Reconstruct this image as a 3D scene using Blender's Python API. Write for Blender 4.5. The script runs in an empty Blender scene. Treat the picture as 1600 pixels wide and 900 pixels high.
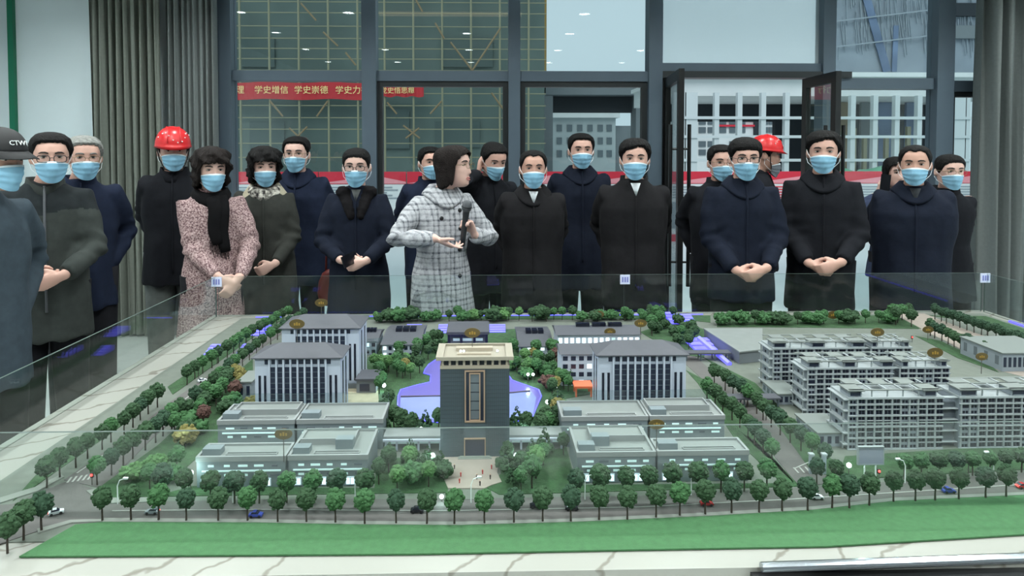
import bpy, bmesh, math, random
import numpy as np
from mathutils import Vector, Matrix, noise
from mathutils.bvhtree import BVHTree
random.seed(7)
PI = math.pi
R = math.radians
C = bpy.context.scene.collection
SC = bpy.context.scene
# ------------------------------------------------------------------ camera
FPX, PX, PY = 1040.0, 785.0, 271.0
CAMZ, YAW, TILT = 1.67, R(1.5), R(2.0)
cd = bpy.data.cameras.new('camera'); cam = bpy.data.objects.new('camera', cd); C.objects.link(cam)
cd.sensor_width = 36; cd.sensor_fit = 'HORIZONTAL'; cd.lens = FPX / 1600 * 36
cd.shift_x = (800 - PX) / 1600; cd.shift_y = (PY - 450) / 1600
cam.location = (0, 0, CAMZ); cam.rotation_euler = (PI / 2 - TILT, 0, -YAW)
cd.clip_start = 0.05; cd.clip_end = 400
SC.camera = cam
# ------------------------------------------------------------------ sky, lights, exposure
SC.view_settings.view_transform = 'Standard'; SC.view_settings.look = 'None'
SC.view_settings.exposure = 0.0; SC.view_settings.gamma = 1.0; SC.view_settings.use_curve_mapping = False
w = bpy.data.worlds.new('overcast_sky'); SC.world = w; w.use_nodes = True
bg = w.node_tree.nodes['Background']
bg.inputs[0].default_value = (0.57, 0.745, 0.83, 1); bg.inputs[1].default_value = 1.0
sn = bpy.data.lights.new('facade_fill_sun', 'SUN'); sn.energy = 1.3; sn.angle = R(35); sn.color = (.95, 1, 1); so = bpy.data.objects.new('facade_fill_sun', sn); C.objects.link(so); so.rotation_euler = (R(48), 0, R(-12))   # soft sun lamp added to brighten the facades across the yard
DOWNLIGHT_W = 19.0
LIGHT_COL = (0.92, 1.0, 0.985)
SC.cycles.max_bounces = 8; SC.cycles.diffuse_bounces = 3; SC.cycles.glossy_bounces = 3
SC.cycles.transparent_max_bounces = 24; SC.cycles.caustics_reflective = False; SC.cycles.caustics_refractive = False
SC.cycles.use_denoising = True
SC.cycles.sample_clamp_indirect = 4.0
# ------------------------------------------------------------------ pixel rays of the photograph -> places in the world
_ca, _sa, _ct, _st = math.cos(YAW), math.sin(YAW), math.cos(TILT), math.sin(TILT)
FW = Vector((_sa * _ct, _ca * _ct, -_st)); RT = Vector((_ca, -_sa, 0)); UP = RT.cross(FW)
EYE = Vector((0, 0, CAMZ))
def ray(u, v): return FW + RT * ((u - PX) / FPX) + UP * ((PY - v) / FPX)
ZT = 0.725
def gp(u, v, z=ZT):
    d = ray(u, v); return EYE + d * ((z - CAMZ) / d.z)
def yp(u, v, Y):
    d = ray(u, v); return EYE + d * (Y / d.y)
# ------------------------------------------------------------------ materials
MATS = {}
def mat(name, col, rough=0.6, metal=0.0, noise_amt=0.0, nscale=20.0, bump=0.0, bscale=None, emit=None, estr=0.0, spec=0.5, sheen=0.0, alpha=None):
    if name in MATS: return MATS[name]
    m = bpy.data.materials.new(name); m.use_nodes = True; MATS[name] = m
    nt = m.node_tree; b = nt.nodes['Principled BSDF']
    b.inputs['Base Color'].default_value = (*col, 1); b.inputs['Roughness'].default_value = rough
    b.inputs['Metallic'].default_value = metal; b.inputs['Specular IOR Level'].default_value = spec
    if sheen: b.inputs['Sheen Weight'].default_value = sheen
    if emit: b.inputs['Emission Color'].default_value = (*emit, 1); b.inputs['Emission Strength'].default_value = estr
    if noise_amt or bump:
        tc = nt.nodes.new('ShaderNodeTexCoord'); n = nt.nodes.new('ShaderNodeTexNoise')
        n.inputs['Scale'].default_value = nscale; n.inputs['Detail'].default_value = 4
        nt.links.new(tc.outputs['Object'], n.inputs['Vector'])
        if noise_amt:
            r = nt.nodes.new('ShaderNodeMapRange'); r.inputs[1].default_value = 0.3; r.inputs[2].default_value = 0.7
            r.inputs[3].default_value = 1 - noise_amt; r.inputs[4].default_value = 1 + noise_amt
            nt.links.new(n.outputs['Fac'], r.inputs[0])
            x = nt.nodes.new('ShaderNodeVectorMath'); x.operation = 'SCALE'; x.inputs[0].default_value = col
            nt.links.new(r.outputs[0], x.inputs['Scale']); nt.links.new(x.outputs[0], b.inputs['Base Color'])
        if bump:
            n2 = n
            if bscale:
                n2 = nt.nodes.new('ShaderNodeTexNoise'); n2.inputs['Scale'].default_value = bscale; n2.inputs['Detail'].default_value = 3
                nt.links.new(tc.outputs['Object'], n2.inputs['Vector'])
            bp = nt.nodes.new('ShaderNodeBump'); bp.inputs['Strength'].default_value = bump; bp.inputs['Distance'].default_value = 0.01
            nt.links.new(n2.outputs['Fac'], bp.inputs['Height']); nt.links.new(bp.outputs[0], b.inputs['Normal'])
    return m
def srgb(r, g, b):
    f = lambda c: (c / 255 / 12.92) if c / 255 <= 0.04045 else ((c / 255 + 0.055) / 1.055) ** 2.4
    return (f(r), f(g), f(b))
def glass_mat(name, tint=(0.97, 0.99, 0.98), ior=1.45, rough=0.0, diffuse=0.0, dcol=(0.8, 0.9, 0.88)):
    m = bpy.data.materials.new(name); m.use_nodes = True; nt = m.node_tree; nt.nodes.clear()
    o = nt.nodes.new('ShaderNodeOutputMaterial'); mx = nt.nodes.new('ShaderNodeMixShader'); fr = nt.nodes.new('ShaderNodeFresnel')
    t = nt.nodes.new('ShaderNodeBsdfTransparent'); g = nt.nodes.new('ShaderNodeBsdfGlossy')
    t.inputs[0].default_value = (*tint, 1); g.inputs['Roughness'].default_value = rough
    ge = nt.nodes.new('ShaderNodeNewGeometry'); mr = nt.nodes.new('ShaderNodeMapRange'); mr.inputs[3].default_value = ior; mr.inputs[4].default_value = 1 / ior   # same reflectance from both faces
    nt.links.new(ge.outputs['Backfacing'], mr.inputs[0]); nt.links.new(mr.outputs[0], fr.inputs[0])
    nt.links.new(fr.outputs[0], mx.inputs[0]); nt.links.new(t.outputs[0], mx.inputs[1]); nt.links.new(g.outputs[0], mx.inputs[2])
    last = mx
    if diffuse:
        d = nt.nodes.new('ShaderNodeBsdfDiffuse'); d.inputs[0].default_value = (*dcol, 1)
        m2 = nt.nodes.new('ShaderNodeMixShader'); m2.inputs[0].default_value = diffuse
        nt.links.new(mx.outputs[0], m2.inputs[1]); nt.links.new(d.outputs[0], m2.inputs[2]); last = m2
    nt.links.new(last.outputs[0], o.inputs[0]); MATS[name] = m
    return m
# ------------------------------------------------------------------ mesh helpers
class MB:
    def __init__(s): s.v = []; s.f = []; s.m = []
    def add(s, vs, fs, mi=0):
        o = len(s.v); s.v += [tuple(p) for p in vs]; s.f += [tuple(i + o for i in f) for f in fs]; s.m += [mi] * len(fs)
        return s
    def box(s, x0, x1, y0, y1, z0, z1, mi=0):
        return s.add([(x0, y0, z0), (x1, y0, z0), (x1, y1, z0), (x0, y1, z0), (x0, y0, z1), (x1, y0, z1), (x1, y1, z1), (x0, y1, z1)],
                     [(3, 2, 1, 0), (4, 5, 6, 7), (0, 1, 5, 4), (1, 2, 6, 5), (2, 3, 7, 6), (3, 0, 4, 7)], mi)
    def prism(s, poly, z0, z1, mi=0):
        a = sum(poly[i][0] * poly[(i + 1) % len(poly)][1] - poly[(i + 1) % len(poly)][0] * poly[i][1] for i in range(len(poly)))
        if a < 0: poly = poly[::-1]
        n = len(poly)
        return s.add([(p[0], p[1], z0) for p in poly] + [(p[0], p[1], z1) for p in poly],
                     [tuple(range(n - 1, -1, -1)), tuple(range(n, 2 * n))] + [(i, (i + 1) % n, n + (i + 1) % n, n + i) for i in range(n)], mi)
    def tube(s, pts, rad, n=8, mi=0, flat=None, cap=True, up=None):
        pts = [Vector(p) for p in pts]; k = len(pts)
        if not hasattr(rad, '__len__'): rad = [rad] * k
        rings = []; prev = None
        for i, p in enumerate(pts):
            t = (pts[min(i + 1, k - 1)] - pts[max(i - 1, 0)]).normalized()
            if prev is None:
                u = Vector(up) if up is not None else (Vector((0, 0, 1)) if abs(t.z) < 0.9 else Vector((0, 1, 0)))
            else: u = prev
            a = (u - t * u.dot(t)).normalized(); b = t.cross(a); prev = a
            r = rad[i]; fl = 1.0 if flat is None else (flat[i] if hasattr(flat, '__len__') else flat)
            rings.append([p + a * (r * fl * math.cos(2 * PI * j / n)) + b * (r * math.sin(2 * PI * j / n)) for j in range(n)])
        vs = [q for r_ in rings for q in r_]
        fs = [(i * n + j, i * n + (j + 1) % n, (i + 1) * n + (j + 1) % n, (i + 1) * n + j) for i in range(k - 1) for j in range(n)]
        if cap: fs += [tuple(range(n - 1, -1, -1)), tuple((k - 1) * n + j for j in range(n))]
        return s.add(vs, fs, mi)
    def rings(s, rings, mi=0, cap=True, close=True):
        n = len(rings[0]); k = len(rings)
        vs = [q for r_ in rings for q in r_]
        fs = [(i * n + j, i * n + (j + 1) % n, (i + 1) * n + (j + 1) % n, (i + 1) * n + j) for i in range(k - 1) for j in range(n if close else n - 1)]
        if cap: fs += [tuple(range(n - 1, -1, -1)), tuple((k - 1) * n + j for j in range(n))]
        return s.add(vs, fs, mi)
    def ball(s, c, r, nu=12, nv=8, mi=0):
        r = Vector(r) if hasattr(r, '__len__') else Vector((r, r, r)); c = Vector(c)
        rings = []
        for i in range(nv + 1):
            t = PI * (i + 0.02 if i == 0 else i - 0.02 if i == nv else i) / nv
            rings.append([(c.x + r.x * math.sin(t) * math.cos(2 * PI * j / nu), c.y + r.y * math.sin(t) * math.sin(2 * PI * j / nu), c.z - r.z * math.cos(t)) for j in range(nu)])
        return s.rings(rings, mi)
    def bar(s, a, b, w_, d_, mi=0, up=(0, 0, 1)):
        a = Vector(a); b = Vector(b); t = (b - a).normalized(); u = Vector(up)
        if abs(t.dot(u)) > 0.95: u = Vector((0, 1, 0))
        x = t.cross(u).normalized() * (w_ / 2); y = x.cross(t).normalized() * (d_ / 2)
        vs = [p + sx * x + sy * y for p in (a, b) for sx, sy in ((-1, -1), (1, -1), (1, 1), (-1, 1))]
        return s.add(vs, [(0, 1, 2, 3), (7, 6, 5, 4), (0, 4, 5, 1), (1, 5, 6, 2), (2, 6, 7, 3), (3, 7, 4, 0)], mi)
    def xf(s, M): s.v = [tuple(M @ Vector(p)) for p in s.v]; return s
    def join(s, o): return s.add(o.v, o.f, 0) if not o.m else s._j(o)
    def _j(s, o):
        k = len(s.v); s.v += o.v; s.f += [tuple(i + k for i in f) for f in o.f]; s.m += o.m; return s
    def mesh(s, name, mats, smooth=False):
        me = bpy.data.meshes.new(name); me.from_pydata(s.v, [], s.f)
        for m in (mats if isinstance(mats, (list, tuple)) else [mats]): me.materials.append(MATS[m] if isinstance(m, str) else m)
        if len(me.materials) > 1: me.polygons.foreach_set('material_index', s.m)
        if smooth: me.polygons.foreach_set('use_smooth', [True] * len(me.polygons))
        bm = bmesh.new(); bm.from_mesh(me); bmesh.ops.recalc_face_normals(bm, faces=bm.faces); bm.to_mesh(me); bm.free()
        return me
    def build(s, name, mats, parent=None, smooth=False, loc=None, kind=None):
        o = bpy.data.objects.new(name, s.mesh(name, mats, smooth)); C.objects.link(o)
        if parent is not None: o.parent = parent
        if loc is not None: o.location = loc
        if kind: o['kind'] = kind
        return o
def tag(o, label, cat, group=None):
    o['label'] = label; o['category'] = cat
    if group: o['group'] = group
    return o
def thing(name, label, cat, loc=(0, 0, 0), rz=0, group=None):
    o = bpy.data.objects.new(name, None); C.objects.link(o); o.location = loc; o.rotation_euler = (0, 0, rz); o.empty_display_size = 0.05
    return tag(o, label, cat, group)
def struct(o): o['kind'] = 'structure'; return o
ORD = 'first second third fourth fifth sixth seventh eighth ninth tenth eleventh twelfth thirteenth fourteenth fifteenth sixteenth seventeenth eighteenth nineteenth twentieth'.split()
ORD += ['twenty-' + q for q in ORD[:9]] + ['thirtieth'] + ['thirty-' + q for q in ORD[:9]]
def inst(name, me, parent=None, loc=(0, 0, 0), rz=0, sc=1.0):
    o = bpy.data.objects.new(name, me); C.objects.link(o); o.parent = parent; o.location = loc; o.rotation_euler = (0, 0, rz)
    o.scale = (sc, sc, sc) if not hasattr(sc, '__len__') else sc
    return o
def box_obj(name, m, b, parent=None):
    return MB().box(*b).build(name, m, parent)
def text_obj(name, body, size, m, loc, parent=None, extrude=0.002, align='CENTER', rot=(PI / 2, 0, 0), sx=1.0):
    cu = bpy.data.curves.new(name, 'FONT'); cu.body = body; cu.size = size; cu.extrude = extrude; cu.align_x = align; cu.align_y = 'CENTER'; cu.resolution_u = 2
    o = bpy.data.objects.new(name, cu); C.objects.link(o); o.location = loc; o.rotation_euler = rot; o.scale = (sx, 1, 1)
    cu.materials.append(MATS[m])
    dg = bpy.context.evaluated_depsgraph_get(); me = bpy.data.meshes.new_from_object(o.evaluated_get(dg)); o2 = bpy.data.objects.new(name, me); C.objects.link(o2)
    o2.location, o2.rotation_euler, o2.scale = o.location, o.rotation_euler, o.scale; bpy.data.objects.remove(o); o = o2
    if parent is not None: o.parent = parent
    return o
# ================================================================== ROOM
mat('wall_paint', srgb(216, 228, 232), 0.7, noise_amt=0.02, nscale=3)
mat('ceiling_paint', srgb(150, 152, 150), 0.8)
mat('floor_tile', srgb(190, 194, 190), 0.18, noise_amt=0.05, nscale=4)
mat('frame_metal', srgb(84, 98, 110), 0.45, 0.0, noise_amt=0.04, nscale=6)
mat('frame_dark', srgb(38, 42, 44), 0.4)
mat('curtain_cloth', srgb(116, 121, 113), 0.85, noise_amt=0.06, nscale=40, bump=0.15, bscale=300)
mat('curtain_cloth_cool', srgb(112, 118, 117), 0.85, noise_amt=0.06, nscale=40, bump=0.15, bscale=300)
mat('black_metal', srgb(20, 21, 22), 0.35)
mat('green_trim', srgb(10, 110, 80), 0.4)
mat('black_rubber', srgb(22, 22, 24), 0.6)
mat('lamp_glow', (1, 1, 1), 0.5, emit=(0.95, 1.0, 1.0), estr=26)
mat('warm_glow', (1, 0.9, 0.7), 0.5, emit=(1.0, 0.72, 0.42), estr=0.9)
mat('white_plastic', srgb(225, 228, 228), 0.4)
glass_mat('window_glass', (0.92, 0.955, 0.95), 1.5)
glass_mat('frosted_glass', (0.93, 0.97, 0.97), 1.3, 0.3, 0.25, (0.85, 0.92, 0.95))
YW = 6.2
XL, XR, YB, ZC = -4.46, 5.6, -4.0, 3.6
struct(box_obj('floor', 'floor_tile', (XL - .2, XR + .2, YB - .2, YW + .12, -0.1, 0)))
struct(box_obj('ceiling', 'ceiling_paint', (XL - .2, XR + .2, YB - .2, YW + .12, ZC, ZC + .1)))
struct(box_obj('wall_left', 'wall_paint', (XL - .2, XL, YB - .2, YW + .12, 0, ZC)))
struct(box_obj('wall_right', 'wall_paint', (XR, XR + .2, YB - .2, YW + .12, 0, ZC)))
mat('wall_grey', srgb(96, 100, 104), .8)
struct(box_obj('wall_front', 'wall_grey', (XL - .2, XR + .2, YB - .2, YB, 0, ZC)))
xa = yp(336, 200, YW).x
struct(box_obj('wall_back', 'wall_paint', (XL, xa - 0.02, YW - 0.02, YW + .12, 0, ZC)))
xe = yp(1560, 200, YW).x
struct(box_obj('wall_corner', 'wall_paint', (xe, XR, YW - 0.02, YW + .12, 0, ZC)))
x = yp(25, 100, YW).x
struct(box_obj('trim_1', 'green_trim', (x - .03, x + .02, YW - .06, YW - .02, 0, ZC)))
p0, p1 = yp(1, 0, 5.0), yp(6, 210, 5.0)
box_obj('baseboard_left', 'black_rubber', (XL, xa, YW - .035, YW - .02, 0, .1))['kind'] = 'structure'
# window wall
def xw(u): return yp(u, 115, YW).x
def zw(v, u=800): return yp(u, v, YW).z
Z1a, Z1b = zw(128), zw(112)
FR0, FR1 = YW - .06, YW + .06
def frame_bar(nm, b, parent, m='frame_metal'): return box_obj(nm, m, b, parent)
cols = [(344, 367), (568, 590), (794, 812), (1010, 1031), (1278, 1297), (1454, 1480), (1536, 1560)]
wins = []
for k in range(6):
    a, b = xw(cols[k][1]), xw(cols[k + 1][0])
    wr = bpy.data.objects.new('window_%d' % (k + 1), None); C.objects.link(wr); struct(wr)
    # left upright of each bay
    frame_bar('upright', (xw(cols[k][0]), xw(cols[k][1]), FR0 - .04, FR1, 0, ZC), wr)
    if k == 5: frame_bar('upright', (xw(cols[6][0]), xw(cols[6][1]), FR0 - .04, FR1, 0, ZC), wr)
    if k == 4: za, zb = zw(140, 1370), zw(123, 1370)
    elif k == 5: za, zb = zw(144, 1500), zw(127, 1500)
    elif k == 3: za, zb = zw(113, 1150), zw(100, 1150)
    else: za, zb = Z1a, Z1b
    frame_bar('transom', (a, b, FR0, FR1, za, zb), wr, 'frame_metal')
    if k != 3:
        frame_bar('bottom_rail', (a, b, FR0, FR1, 0, .10), wr)
        box_obj('pane', 'window_glass', (a, b, YW - .006, YW + .006, .10, za), wr)
    box_obj('pane', 'window_glass' if k != 3 else 'frosted_glass', (a, b, YW - .006, YW + .006, zb, ZC), wr)
    if k in (1, 2, 5):   # opening sash in the lower light
        t = .05
        for nm, bb in (('sash_stile', (a, a + t, YW - .045, YW + .03, .1, za)), ('sash_stile', (b - t, b, YW - .045, YW + .03, .1, za)), ('sash_rail', (a + t, b - t, YW - .045, YW + .03, za - t, za))):
            box_obj(nm, 'frame_dark', bb, wr)
# double door with both leaves open
dr = bpy.data.objects.new('door_1', None); C.objects.link(dr); struct(dr)
xa_, xb_ = xw(1031), xw(1297)
zd = zw(113, 1150)
box_obj('jamb', 'black_metal', (xa_, xa_ + .05, FR0, FR1, 0, zd), dr); box_obj('jamb', 'black_metal', (xb_ - .04, xb_, FR0, FR1, 0, zd), dr)
box_obj('lintel', 'frame_dark', (xa_, xb_ + .16, FR0 - .03, FR1, zd - .06, zd), dr)
def leaf(hx, hy, ang, width, side):
    # leaf frame built along +x then turned about the hinge
    M = Matrix.Translation((hx, hy, 0)) @ Matrix.Rotation(ang, 4, 'Z')
    t, st, h = .045, .085, zd - .07
    m = MB(); m.box(0, st, -t / 2, t / 2, .01, h); m.box(width - st, width, -t / 2, t / 2, .01, h); m.box(st, width - st, -t / 2, t / 2, .01, .12); m.box(st, width - st, -t / 2, t / 2, h - .09, h)
    lf = m.xf(M).build('leaf_frame', 'black_metal', dr)
    MB().box(st, width - st, -.005, .005, .12, h - .09).xf(M).build('leaf_pane', 'window_glass', dr)
    for sy in (1, -1):
        hm = MB(); yy = sy * .075; hx_ = width - .06
        hm.tube([(hx_, yy, .55), (hx_, yy, 1.88)], .016, 10)
        for z in (.75, 1.68): hm.tube([(hx_, 0, z), (hx_, yy, z)], .009, 8)
        hm.xf(M).build('pull_handle', 'black_metal', dr)
leaf(xa_ + .05, YW - .06, R(-97), .80, 1)
leaf(yp(1256, 200, YW - .08).x, YW - .08, R(-92), .64, -1)
# curtains
def curtain(name, label, u0, u1, Y, folds, m, amp=.06, lean=0.0, seed=1, utop=None):
    rnd = random.Random(seed)
    a, b = yp(u0, 200, Y).x, yp(u1, 200, Y).x
    n = folds * 12
    xs = np.linspace(0, 1, n + 1)
    ph = np.cumsum([0] + [rnd.uniform(.6, 1.5) for _ in range(n)]); ph = ph / ph[-1] * folds * 2 * PI
    am = np.interp(xs, np.linspace(0, 1, folds + 1), [rnd.uniform(.45, 1.25) for _ in range(folds + 1)])
    rows = []
    for z in np.linspace(.02, ZC - .01, 9):
        k = 1 - .25 * z / ZC; ln = lean * (1 - z / ZC)
        rows.append([(a + (b - a) * (xs[i] + .012 * math.sin(2 * ph[i] + z)) + ln, Y + amp * am[i] * k * (math.sin(ph[i] + .25 * math.sin(z * 1.3 + i * .03)) + .35 * math.sin(2.3 * ph[i])), z) for i in range(n + 1)])
    mb = MB()
    front = rows; nn = n + 1
    vs = [p for r_ in front for p in r_] + [(p[0], p[1] + .012, p[2]) for r_ in front for p in r_]
    o2 = nn * len(rows); fs = []
    for r_ in range(len(rows) - 1):
        for i in range(n):
            q = (r_ * nn + i, r_ * nn + i + 1, (r_ + 1) * nn + i + 1, (r_ + 1) * nn + i)
            fs.append(q); fs.append(tuple(o2 + j for j in q[::-1]))
    mb.add(vs, fs)
    o = mb.build(name, m, None, True); tag(o, label, 'curtain'); return o
curtain('curtain', 'wide grey-green pleated curtain drawn open beside the white wall', 143, 252, 6.0, 9, 'curtain_cloth', seed=3)
curtain('curtain', 'narrow grey curtain gathered against the first dark window upright', 262, 340, 5.97, 8, 'curtain_cloth_cool', seed=8, amp=.05)
curtain('curtain', 'tall grey curtain at the end of the window wall, far from the white wall', 1530, 1680, 5.85, 6, 'curtain_cloth_cool', .09, seed=5)
# ceiling downlights
dl_trim = MB(); 
for k in range(20):
    a0, a1 = 2 * PI * k / 20, 2 * PI * (k + 1) / 20
    q = []
    for r_, z_ in ((.075, 0), (.095, 0), (.095, .02), (.075, .02)):
        q += [(r_ * math.cos(a0), r_ * math.sin(a0), z_), (r_ * math.cos(a1), r_ * math.sin(a1), z_)]
    dl_trim.add(q, [(0, 2, 3, 1), (2, 4, 5, 3), (4, 6, 7, 5), (6, 0, 1, 7)])
dl_trim = dl_trim.mesh('downlight_trim', 'white_plastic')
dl_disc = MB().prism([(.075 * math.cos(2 * PI * k / 20), .075 * math.sin(2 * PI * k / 20)) for k in range(20)], .006, .012).mesh('downlight_disc', 'lamp_glow')
for iy, y in enumerate((-2.2, -.4, 1.4, 3.0, 4.6)):
    for ix, x in enumerate((-3.4, -1.9, -.3, 1.4, 3.0, 4.6)):
        t = thing('ceiling_downlight', 'round white recessed ceiling downlight', 'ceiling light', (x, y, ZC - .021), 0, 'ceiling downlights')
        inst('trim_ring', dl_trim, t); inst('diffuser', dl_disc, t)
        ld = bpy.data.lights.new('downlight_lamp', 'SPOT'); ld.energy = DOWNLIGHT_W * (8.0 if y < 2 else 6.0); ld.color = LIGHT_COL; ld.spot_size = R(140); ld.spot_blend = .6; ld.shadow_soft_size = .09
        lo = bpy.data.objects.new('downlight_lamp', ld); C.objects.link(lo); lo.parent = t; lo.location = (0, 0, -.02)
m = MB().box(-1.6, .5, 3.2, 3.32, ZC - .1, ZC - .06); o = m.build('ceiling_cove_light', 'warm_glow'); tag(o, 'warm strip light recessed along the ceiling', 'ceiling light')

# ================================================================== OUTSIDE
mat('concrete_ground', srgb(222, 226, 226), 0.8, noise_amt=0.05, nscale=.6)
mat('net_green', srgb(88, 104, 100), 0.9, noise_amt=0.2, nscale=.45)
mat('net_white', srgb(140, 150, 160), 0.9, noise_amt=0.15, nscale=1.2); mat('net_crease', srgb(150, 160, 169), 0.9); mat('net_opening', srgb(76, 92, 90), .9)
mat('net_blue', srgb(106, 124, 152), 0.9, noise_amt=0.25, nscale=1.5)
mat('pole_tan', srgb(138, 136, 110), 0.6)
mat('pole_white', srgb(205, 212, 214), 0.5)
mat('pole_rust', srgb(136, 116, 86), 0.7)
mat('banner_red', srgb(185, 40, 48), 0.7)
mat('banner_gold', srgb(250, 225, 150), 0.6)
mat('white_slab', srgb(222, 226, 226), 0.8, noise_amt=0.06, nscale=1)
mat('grey_slab', srgb(118, 126, 130), 0.8, noise_amt=0.06, nscale=1)
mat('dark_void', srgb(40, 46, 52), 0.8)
mat('far_wall', srgb(170, 180, 182), 0.8, noise_amt=0.06, nscale=.7)
mat('far_window', srgb(96, 108, 114), 0.4)
mat('green_net_ground', srgb(110, 175, 140), 0.9, noise_amt=0.15, nscale=2)
mat('board_white', srgb(226, 228, 228), 0.6); mat('board_red', srgb(214, 40, 62), 0.6); mat('board_orange', srgb(214, 150, 70), 0.6)
mat('board_grey', srgb(150, 158, 165), 0.6); mat('board_pink', srgb(236, 150, 158), 0.6)
mat('crane_yellow', srgb(176, 140, 70), 0.6)
struct(box_obj('ground', 'concrete_ground', (-40, 45, YW + .12, 90, -.12, -.02)))
# left scaffolded block
YA = 22.0
t = thing('scaffolded_building', 'tall block wrapped in dark green netting and scaffold poles', 'building')
a, b = yp(240, 200, YA), yp(853, 200, YA)
MB().box(a.x, b.x, YA + .6, YA + 8, 0, 16).build('netted_wall', 'net_green', t)
m = MB(); mm = MB()
for u in list(range(375, 580, 46)) + list(range(601, 850, 45)) + [250, 290, 335]:
    x = yp(u, 100, YA).x; m.tube([(x, YA, 0), (x, YA, 15)], .035, 6)
for v in (-60, -40, -20, 3, 20, 41, 60, 76, 92, 110, 146, 165, 184, 202, 224, 246, 270, 300, 330, 360):
    z = yp(600, v, YA).z; m.tube([(a.x, YA + .05, z), (b.x, YA + .05, z)], .018, 6)
m.build('scaffold_poles', 'pole_tan', t, kind='stuff')
for (u0, v0, u1, v1) in ((470, 5, 494, 32), (505, 50, 528, 72), (540, 82, 556, 102), (704, 66, 738, 110), (738, 110, 782, 44), (650, 0, 660, 18), (422, 158, 442, 182), (495, 182, 512, 158), (605, 160, 620, 178), (672, 178, 690, 158), (452, 200, 476, 222), (462, 216, 480, 198), (630, 196, 656, 216), (634, 216, 655, 200), (768, 145, 786, 170), (680, 36, 694, 60), (330, 60, 342, 78)):
    mm.tube([yp(u0, v0, YA - .1), yp(u1, v1, YA - .1)], .03, 6)
mm.build('diagonal_braces', 'pole_rust', t, kind='stuff')
for (u0, u1, v0, v1) in ((392, 445, 190, 235), (600, 640, 170, 232), (680, 750, 190, 230), (380, 430, 60, 105), (690, 770, 60, 105)):
    p, q = yp(u0, v1, YA + .6), yp(u1, v0, YA + .6)
    MB().box(p.x, q.x, YA + .5, YA + .62, p.z, q.z).build('floor_opening', 'net_opening', t)
def banner(u0, u1, v0, v1, Y, label, txts):
    p, q = yp(u0, v1, Y), yp(u1, v0, Y)
    bn = thing('slogan_banner', label, 'banner', ((p.x + q.x) / 2, Y, p.z)); h = q.z - p.z; wd = (q.x - p.x) / 2
    mb = MB(); n = 24; rows = []
    for z in (0, h):
        rows.append([(-wd + 2 * wd * i / n, .03 * math.sin(i * 1.3), z + .02 * math.sin(i * .8)) for i in range(n + 1)])
    vs = rows[0] + rows[1] + [(x_, y_ + .02, z_) for r_ in rows for (x_, y_, z_) in r_]
    k = n + 1
    fs = [(i, i + 1, k + i + 1, k + i) for i in range(n)] + [(2 * k + i + 1, 2 * k + i, 3 * k + i, 3 * k + i + 1) for i in range(n)]
    mb.add(vs, fs).build('cloth', 'banner_red', bn)
    for (u, s_, tx) in txts:
        c_ = yp(u, (v0 + v1) / 2, Y)
        text_obj('lettering', tx, h * s_, 'banner_gold', (c_.x - bn.location.x, -.06, h * .52), bn)
banner(300, 592, 129, 155, YA - .07, 'long red slogan banner with gold characters on the green netting', [(329, .50, '学史明'), (376, .50, '理'), (425, .50, '学史增信'), (487, .50, '学史崇德'), (551, .50, '学史力行')])
banner(592, 662, 134, 151, YA - .07, 'short small-lettered red banner at the end of the long slogan banner', [(616, .62, '学党史悟思想'), (642, .62, '办')])
# crane mast
t = thing('tower_crane', 'yellow lattice crane mast rising behind the netted block', 'crane')
YC_ = 34.0
xs_ = [yp(u, 50, YC_).x for u in (818, 852)]; m = MB()
for x in xs_:
    for y in (YC_, YC_ + 1.1): m.box(x - .06, x + .06, y - .06, y + .06, 0, 22)
m.build('mast_leg', 'crane_yellow', t)
m = MB()
z = 3.0
while z < 20:
    m.bar((xs_[0], YC_, z), (xs_[1], YC_, z), .06, .06); m.bar((xs_[0], YC_, z), (xs_[1], YC_, z + .62), .05, .05); m.bar((xs_[1], YC_, z), (xs_[0], YC_, z + .62), .05, .05)
    m.bar((xs_[0], YC_ + 1.1, z), (xs_[1], YC_ + 1.1, z + .62), .05, .05); z += .62
m.build('mast_lattice', 'crane_yellow', t, kind='stuff')
# grey portico and pale block behind it
t = thing('portico_building', 'grey concrete frame with a deep dark opening behind the windows', 'building'); Y = 26.0
p, q = yp(853, 130, Y), yp(1032, 118, Y)
m = MB().box(p.x, q.x, Y, Y + 1.2, yp(900, 148, Y).z, yp(900, 129, Y).z); m.build('beam', 'grey_slab', t)
for u0, u1 in ((850, 864), (994, 1012)): MB().box(yp(u0, 200, Y).x, yp(u1, 200, Y).x, Y + .05, Y + 1, 0, yp(900, 147, Y).z).build('pillar', 'grey_slab', t)
MB().box(yp(864, 200, Y).x, yp(996, 200, Y).x, Y + .8, Y + 1.1, yp(900, 174, Y).z, yp(900, 147, Y).z).build('void_shade', 'dark_void', t)  # dark sheet standing in for the shade of the void under the beam
t = thing('office_block', 'pale grey flat roofed block seen through the grey frame', 'building'); Y = 40.0
p, q = yp(858, 184, Y), yp(962, 184, Y)
MB().box(p.x, q.x, Y, Y + 8, 0, p.z).build('wall', 'far_wall', t)
MB().box(p.x - .2, q.x + .2, Y - .3, Y + 8, p.z, p.z + .35).build('roof_slab', 'white_slab', t)
MB().box(q.x, yp(1010, 180, Y).x, Y + .5, Y + 8, 0, yp(990, 196, Y).z).build('wing', 'grey_slab', t)
for r_, v in enumerate((200, 220, 240)):
    for u in (874, 890, 906, 922, 938, 952):
        c_ = yp(u, v, Y - .05); MB().box(c_.x - .16, c_.x + .16, Y - .06, Y + .05, c_.z - .2, c_.z + .2).build('window', 'far_window', t)
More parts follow.
